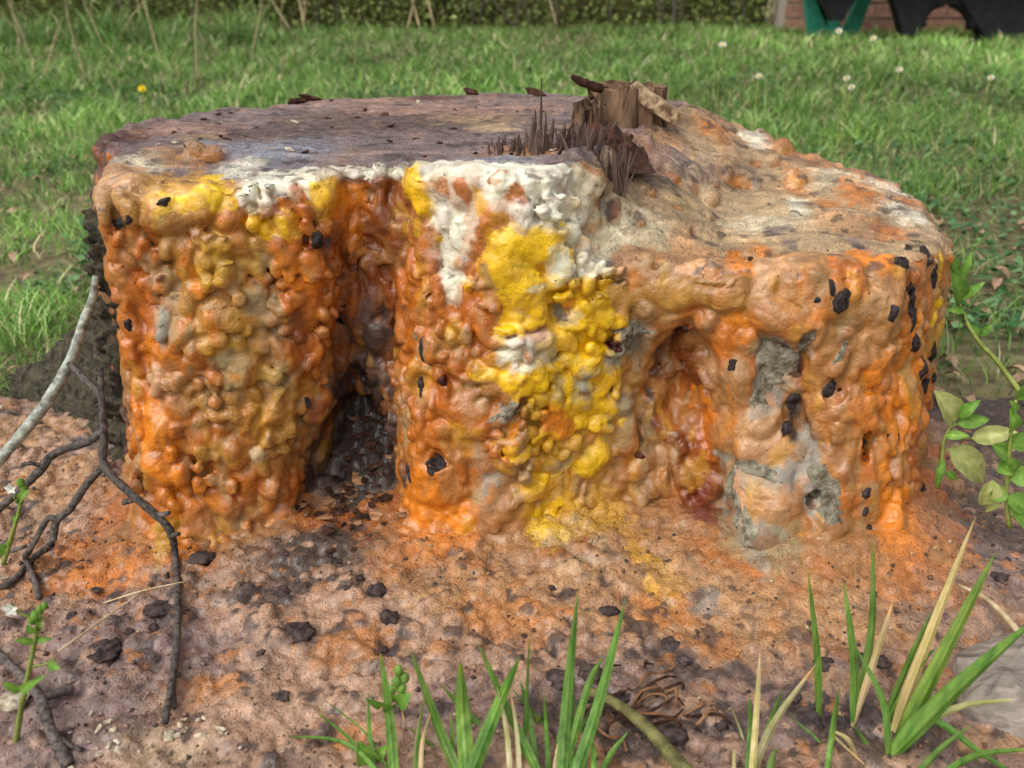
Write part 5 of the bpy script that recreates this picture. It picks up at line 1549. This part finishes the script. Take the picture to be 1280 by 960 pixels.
for i, (x, y, r) in enumerate([(760, 765, 18), (838, 810, 24), (855, 825, 12), (700, 850, 24), (740, 843, 20), (780, 870, 18), (840, 920, 26), (1030, 830, 16), (1075, 826, 20), (1100, 828, 16), (1250, 722, 14), (1235, 750, 8), (990, 870, 12), (900, 905, 14), (690, 735, 8), (1040, 905, 14), (655, 795, 6)]):
    clod(x, y, r, ('large' if r >= 20 else 'middling' if r >= 12 else 'small') + ' black dirt clod on the tan crust round the grass clumps', ('large' if r >= 20 else 'middling' if r >= 12 else 'small') + ' black clods by the grass clumps', 40 + i, .4)
for i in range(110):
    f = random.random()
    px, py = random.gauss(440 + 34 * f, 34 - 18 * f), random.gauss(652 - 130 * f, 18)
    p = on_soil(px, py); p[2] += .002
    lt = random.random() < .35 - .3 * f
    chip('wood_chip', p, random.uniform(.003, .009), M_CHIP if lt else M_CRUMB, ('tan' if lt else 'dark brown') + ' wood chip in the debris at the foot of the dark cleft', 'wood chip', ('tan' if lt else 'dark') + ' wood chips at the foot of the cleft', 400 + i, .28)
for i in range(46):
    px, py = random.gauss(200, 62), random.gauss(925, 26)
    p = on_soil(px, py); p[2] += .002
    chip('wood_chip', p, random.uniform(.0012, .0042), M_STRAWCHIP, 'cream wood crumb on the soil near the tip of the forked twig', 'wood chip', 'cream crumbs near the twig tip', 500 + i, .4)
for i, (x, y, r) in enumerate([(20, 882, .012), (8, 707, .006), (6, 728, .006), (-2, 514, .008)]):
    p = on_soil(x, y); p[2] += .005
    chip('wood_chip', p, r, M_STRAWCHIP, 'cream flake of wood beside the slender chickweed stems', 'wood chip', 'cream flakes by the chickweeds', 560 + i, .25)

# dead leaves right of the stump and scattered in the lawn
def dead_leaf(p, L, label, group):
    an = random.uniform(0, 6.28)
    e = p + np.array([math.cos(an), math.sin(an), random.uniform(-.1, .25)]) * L
    V, F = leaf_geo(p, e, L * random.uniform(.35, .6), random.uniform(.1, .35), (random.gauss(0, .3), random.gauss(0, .3), 1), 5)
    o = obj('dead_leaf', V, F, M_LITTER); tag(o, label, 'leaf', group)
for i in range(130):
    y = random.uniform(.95, 2.1); x = .36 * y + .16 + random.uniform(0, .38 * y)
    p = np.array([x, y, max(float(lawn_z(np.array(x), np.array(y))), soilz(x, y) if y < 1.05 and abs(x) < .85 else -9) + .006])
    dead_leaf(p, random.uniform(.02, .05), 'tan dead leaf in the litter beside the scabbed edge of the stump', 'dead leaves beside the stump')
for i in range(70):
    y = random.uniform(1.05, 2.6); x = -random.uniform(.45, .74) * y
    p = np.array([x, y, float(lawn_z(np.array(x), np.array(y))) + .012])
    dead_leaf(p, random.uniform(.02, .045), 'tan dead leaf lying in the lawn behind the bark root', 'dead leaves in the lawn by the bark root')
for i in range(40):
    y = random.uniform(1.4, 2.4); x = random.uniform(.22, .5) * y
    p = np.array([x, y, float(lawn_z(np.array(x), np.array(y))) + .012])
    dead_leaf(p, random.uniform(.02, .04), 'tan dead leaf in the thin grass behind the lower cut', 'dead leaves behind the lower cut')

# daisies ----------------------------------------------------------------
def daisy(px, py, y, label, group, rp=5, yellow=False):
    c = at_y(px, py, y); s = depth_of(c) / FPX
    gz = float(lawn_z(np.array(c[0]), np.array(c[1])))
    t = empty('dandelion' if yellow else 'daisy', (c[0], c[1], gz), label, 'flower', group)
    V, F = tube(catmull([(c[0] + random.gauss(0, .006), c[1], gz - .005), ((c[0]), c[1], (gz + c[2]) / 2), tuple(c)], 3), [.0016, .0012], 5); obj('stem', V, F, M_STEM, t)
    V, F = blobmesh(rp * s * .35, rp * s * .3, rp * s * .35, 5, 8, 5, .05); disc = obj('flower_disc', V + c + (0, -.002, 0), F, M_YPETAL, t)
    n = 10
    for k in range(n):
        an = 2 * math.pi * k / n
        V, F = leaf_geo(c, c + np.array([math.cos(an), -.25, math.sin(an) * .8 + .1]) * rp * s, rp * s * .6, .05, (0, -1, .3), 3)
        obj('petal', V, F, M_YPETAL if yellow else M_PETAL, disc)
for (x, y, yy) in [(903, 56, 2.6), (948, 95, 2.2), (1048, 39, 2.6), (1091, 48, 2.6), (1124, 87, 2.2), (1058, 98, 2.1), (1064, 109, 2.0), (1238, 97, 2.1)]:
    daisy(x, y, yy, 'white daisy standing in the lawn behind the lower cut of the stump', 'daisies in the lawn')
daisy(178, 111, 1.7, 'small yellow flower low in the lawn behind the sawn top', None, 6, True)
# dry stalks before the hedge
for i in range(11):
    px = random.uniform(10, 360); y = random.uniform(3.6, 5.8)
    x = at_y(px, 60, y)[0]; gz = float(lawn_z(np.array(x), np.array(y)))
    top = np.array([x + random.gauss(0, .12), y, gz + random.uniform(.25, .5)])
    t = empty('dry_stalk', (x, y, gz), 'tan dry grass stalk leaning in the tall grass before the hedge', 'stalk', 'dry stalks before the hedge')
    V, F = tube(catmull([(x, y, gz - .01), ((x + top[0]) / 2 + random.gauss(0, .03), y, (gz + top[2]) / 2 + .02), tuple(top)], 4), [.004, .003, .001], 5)
    obj('stalk', V, F, M_STRAW, t)
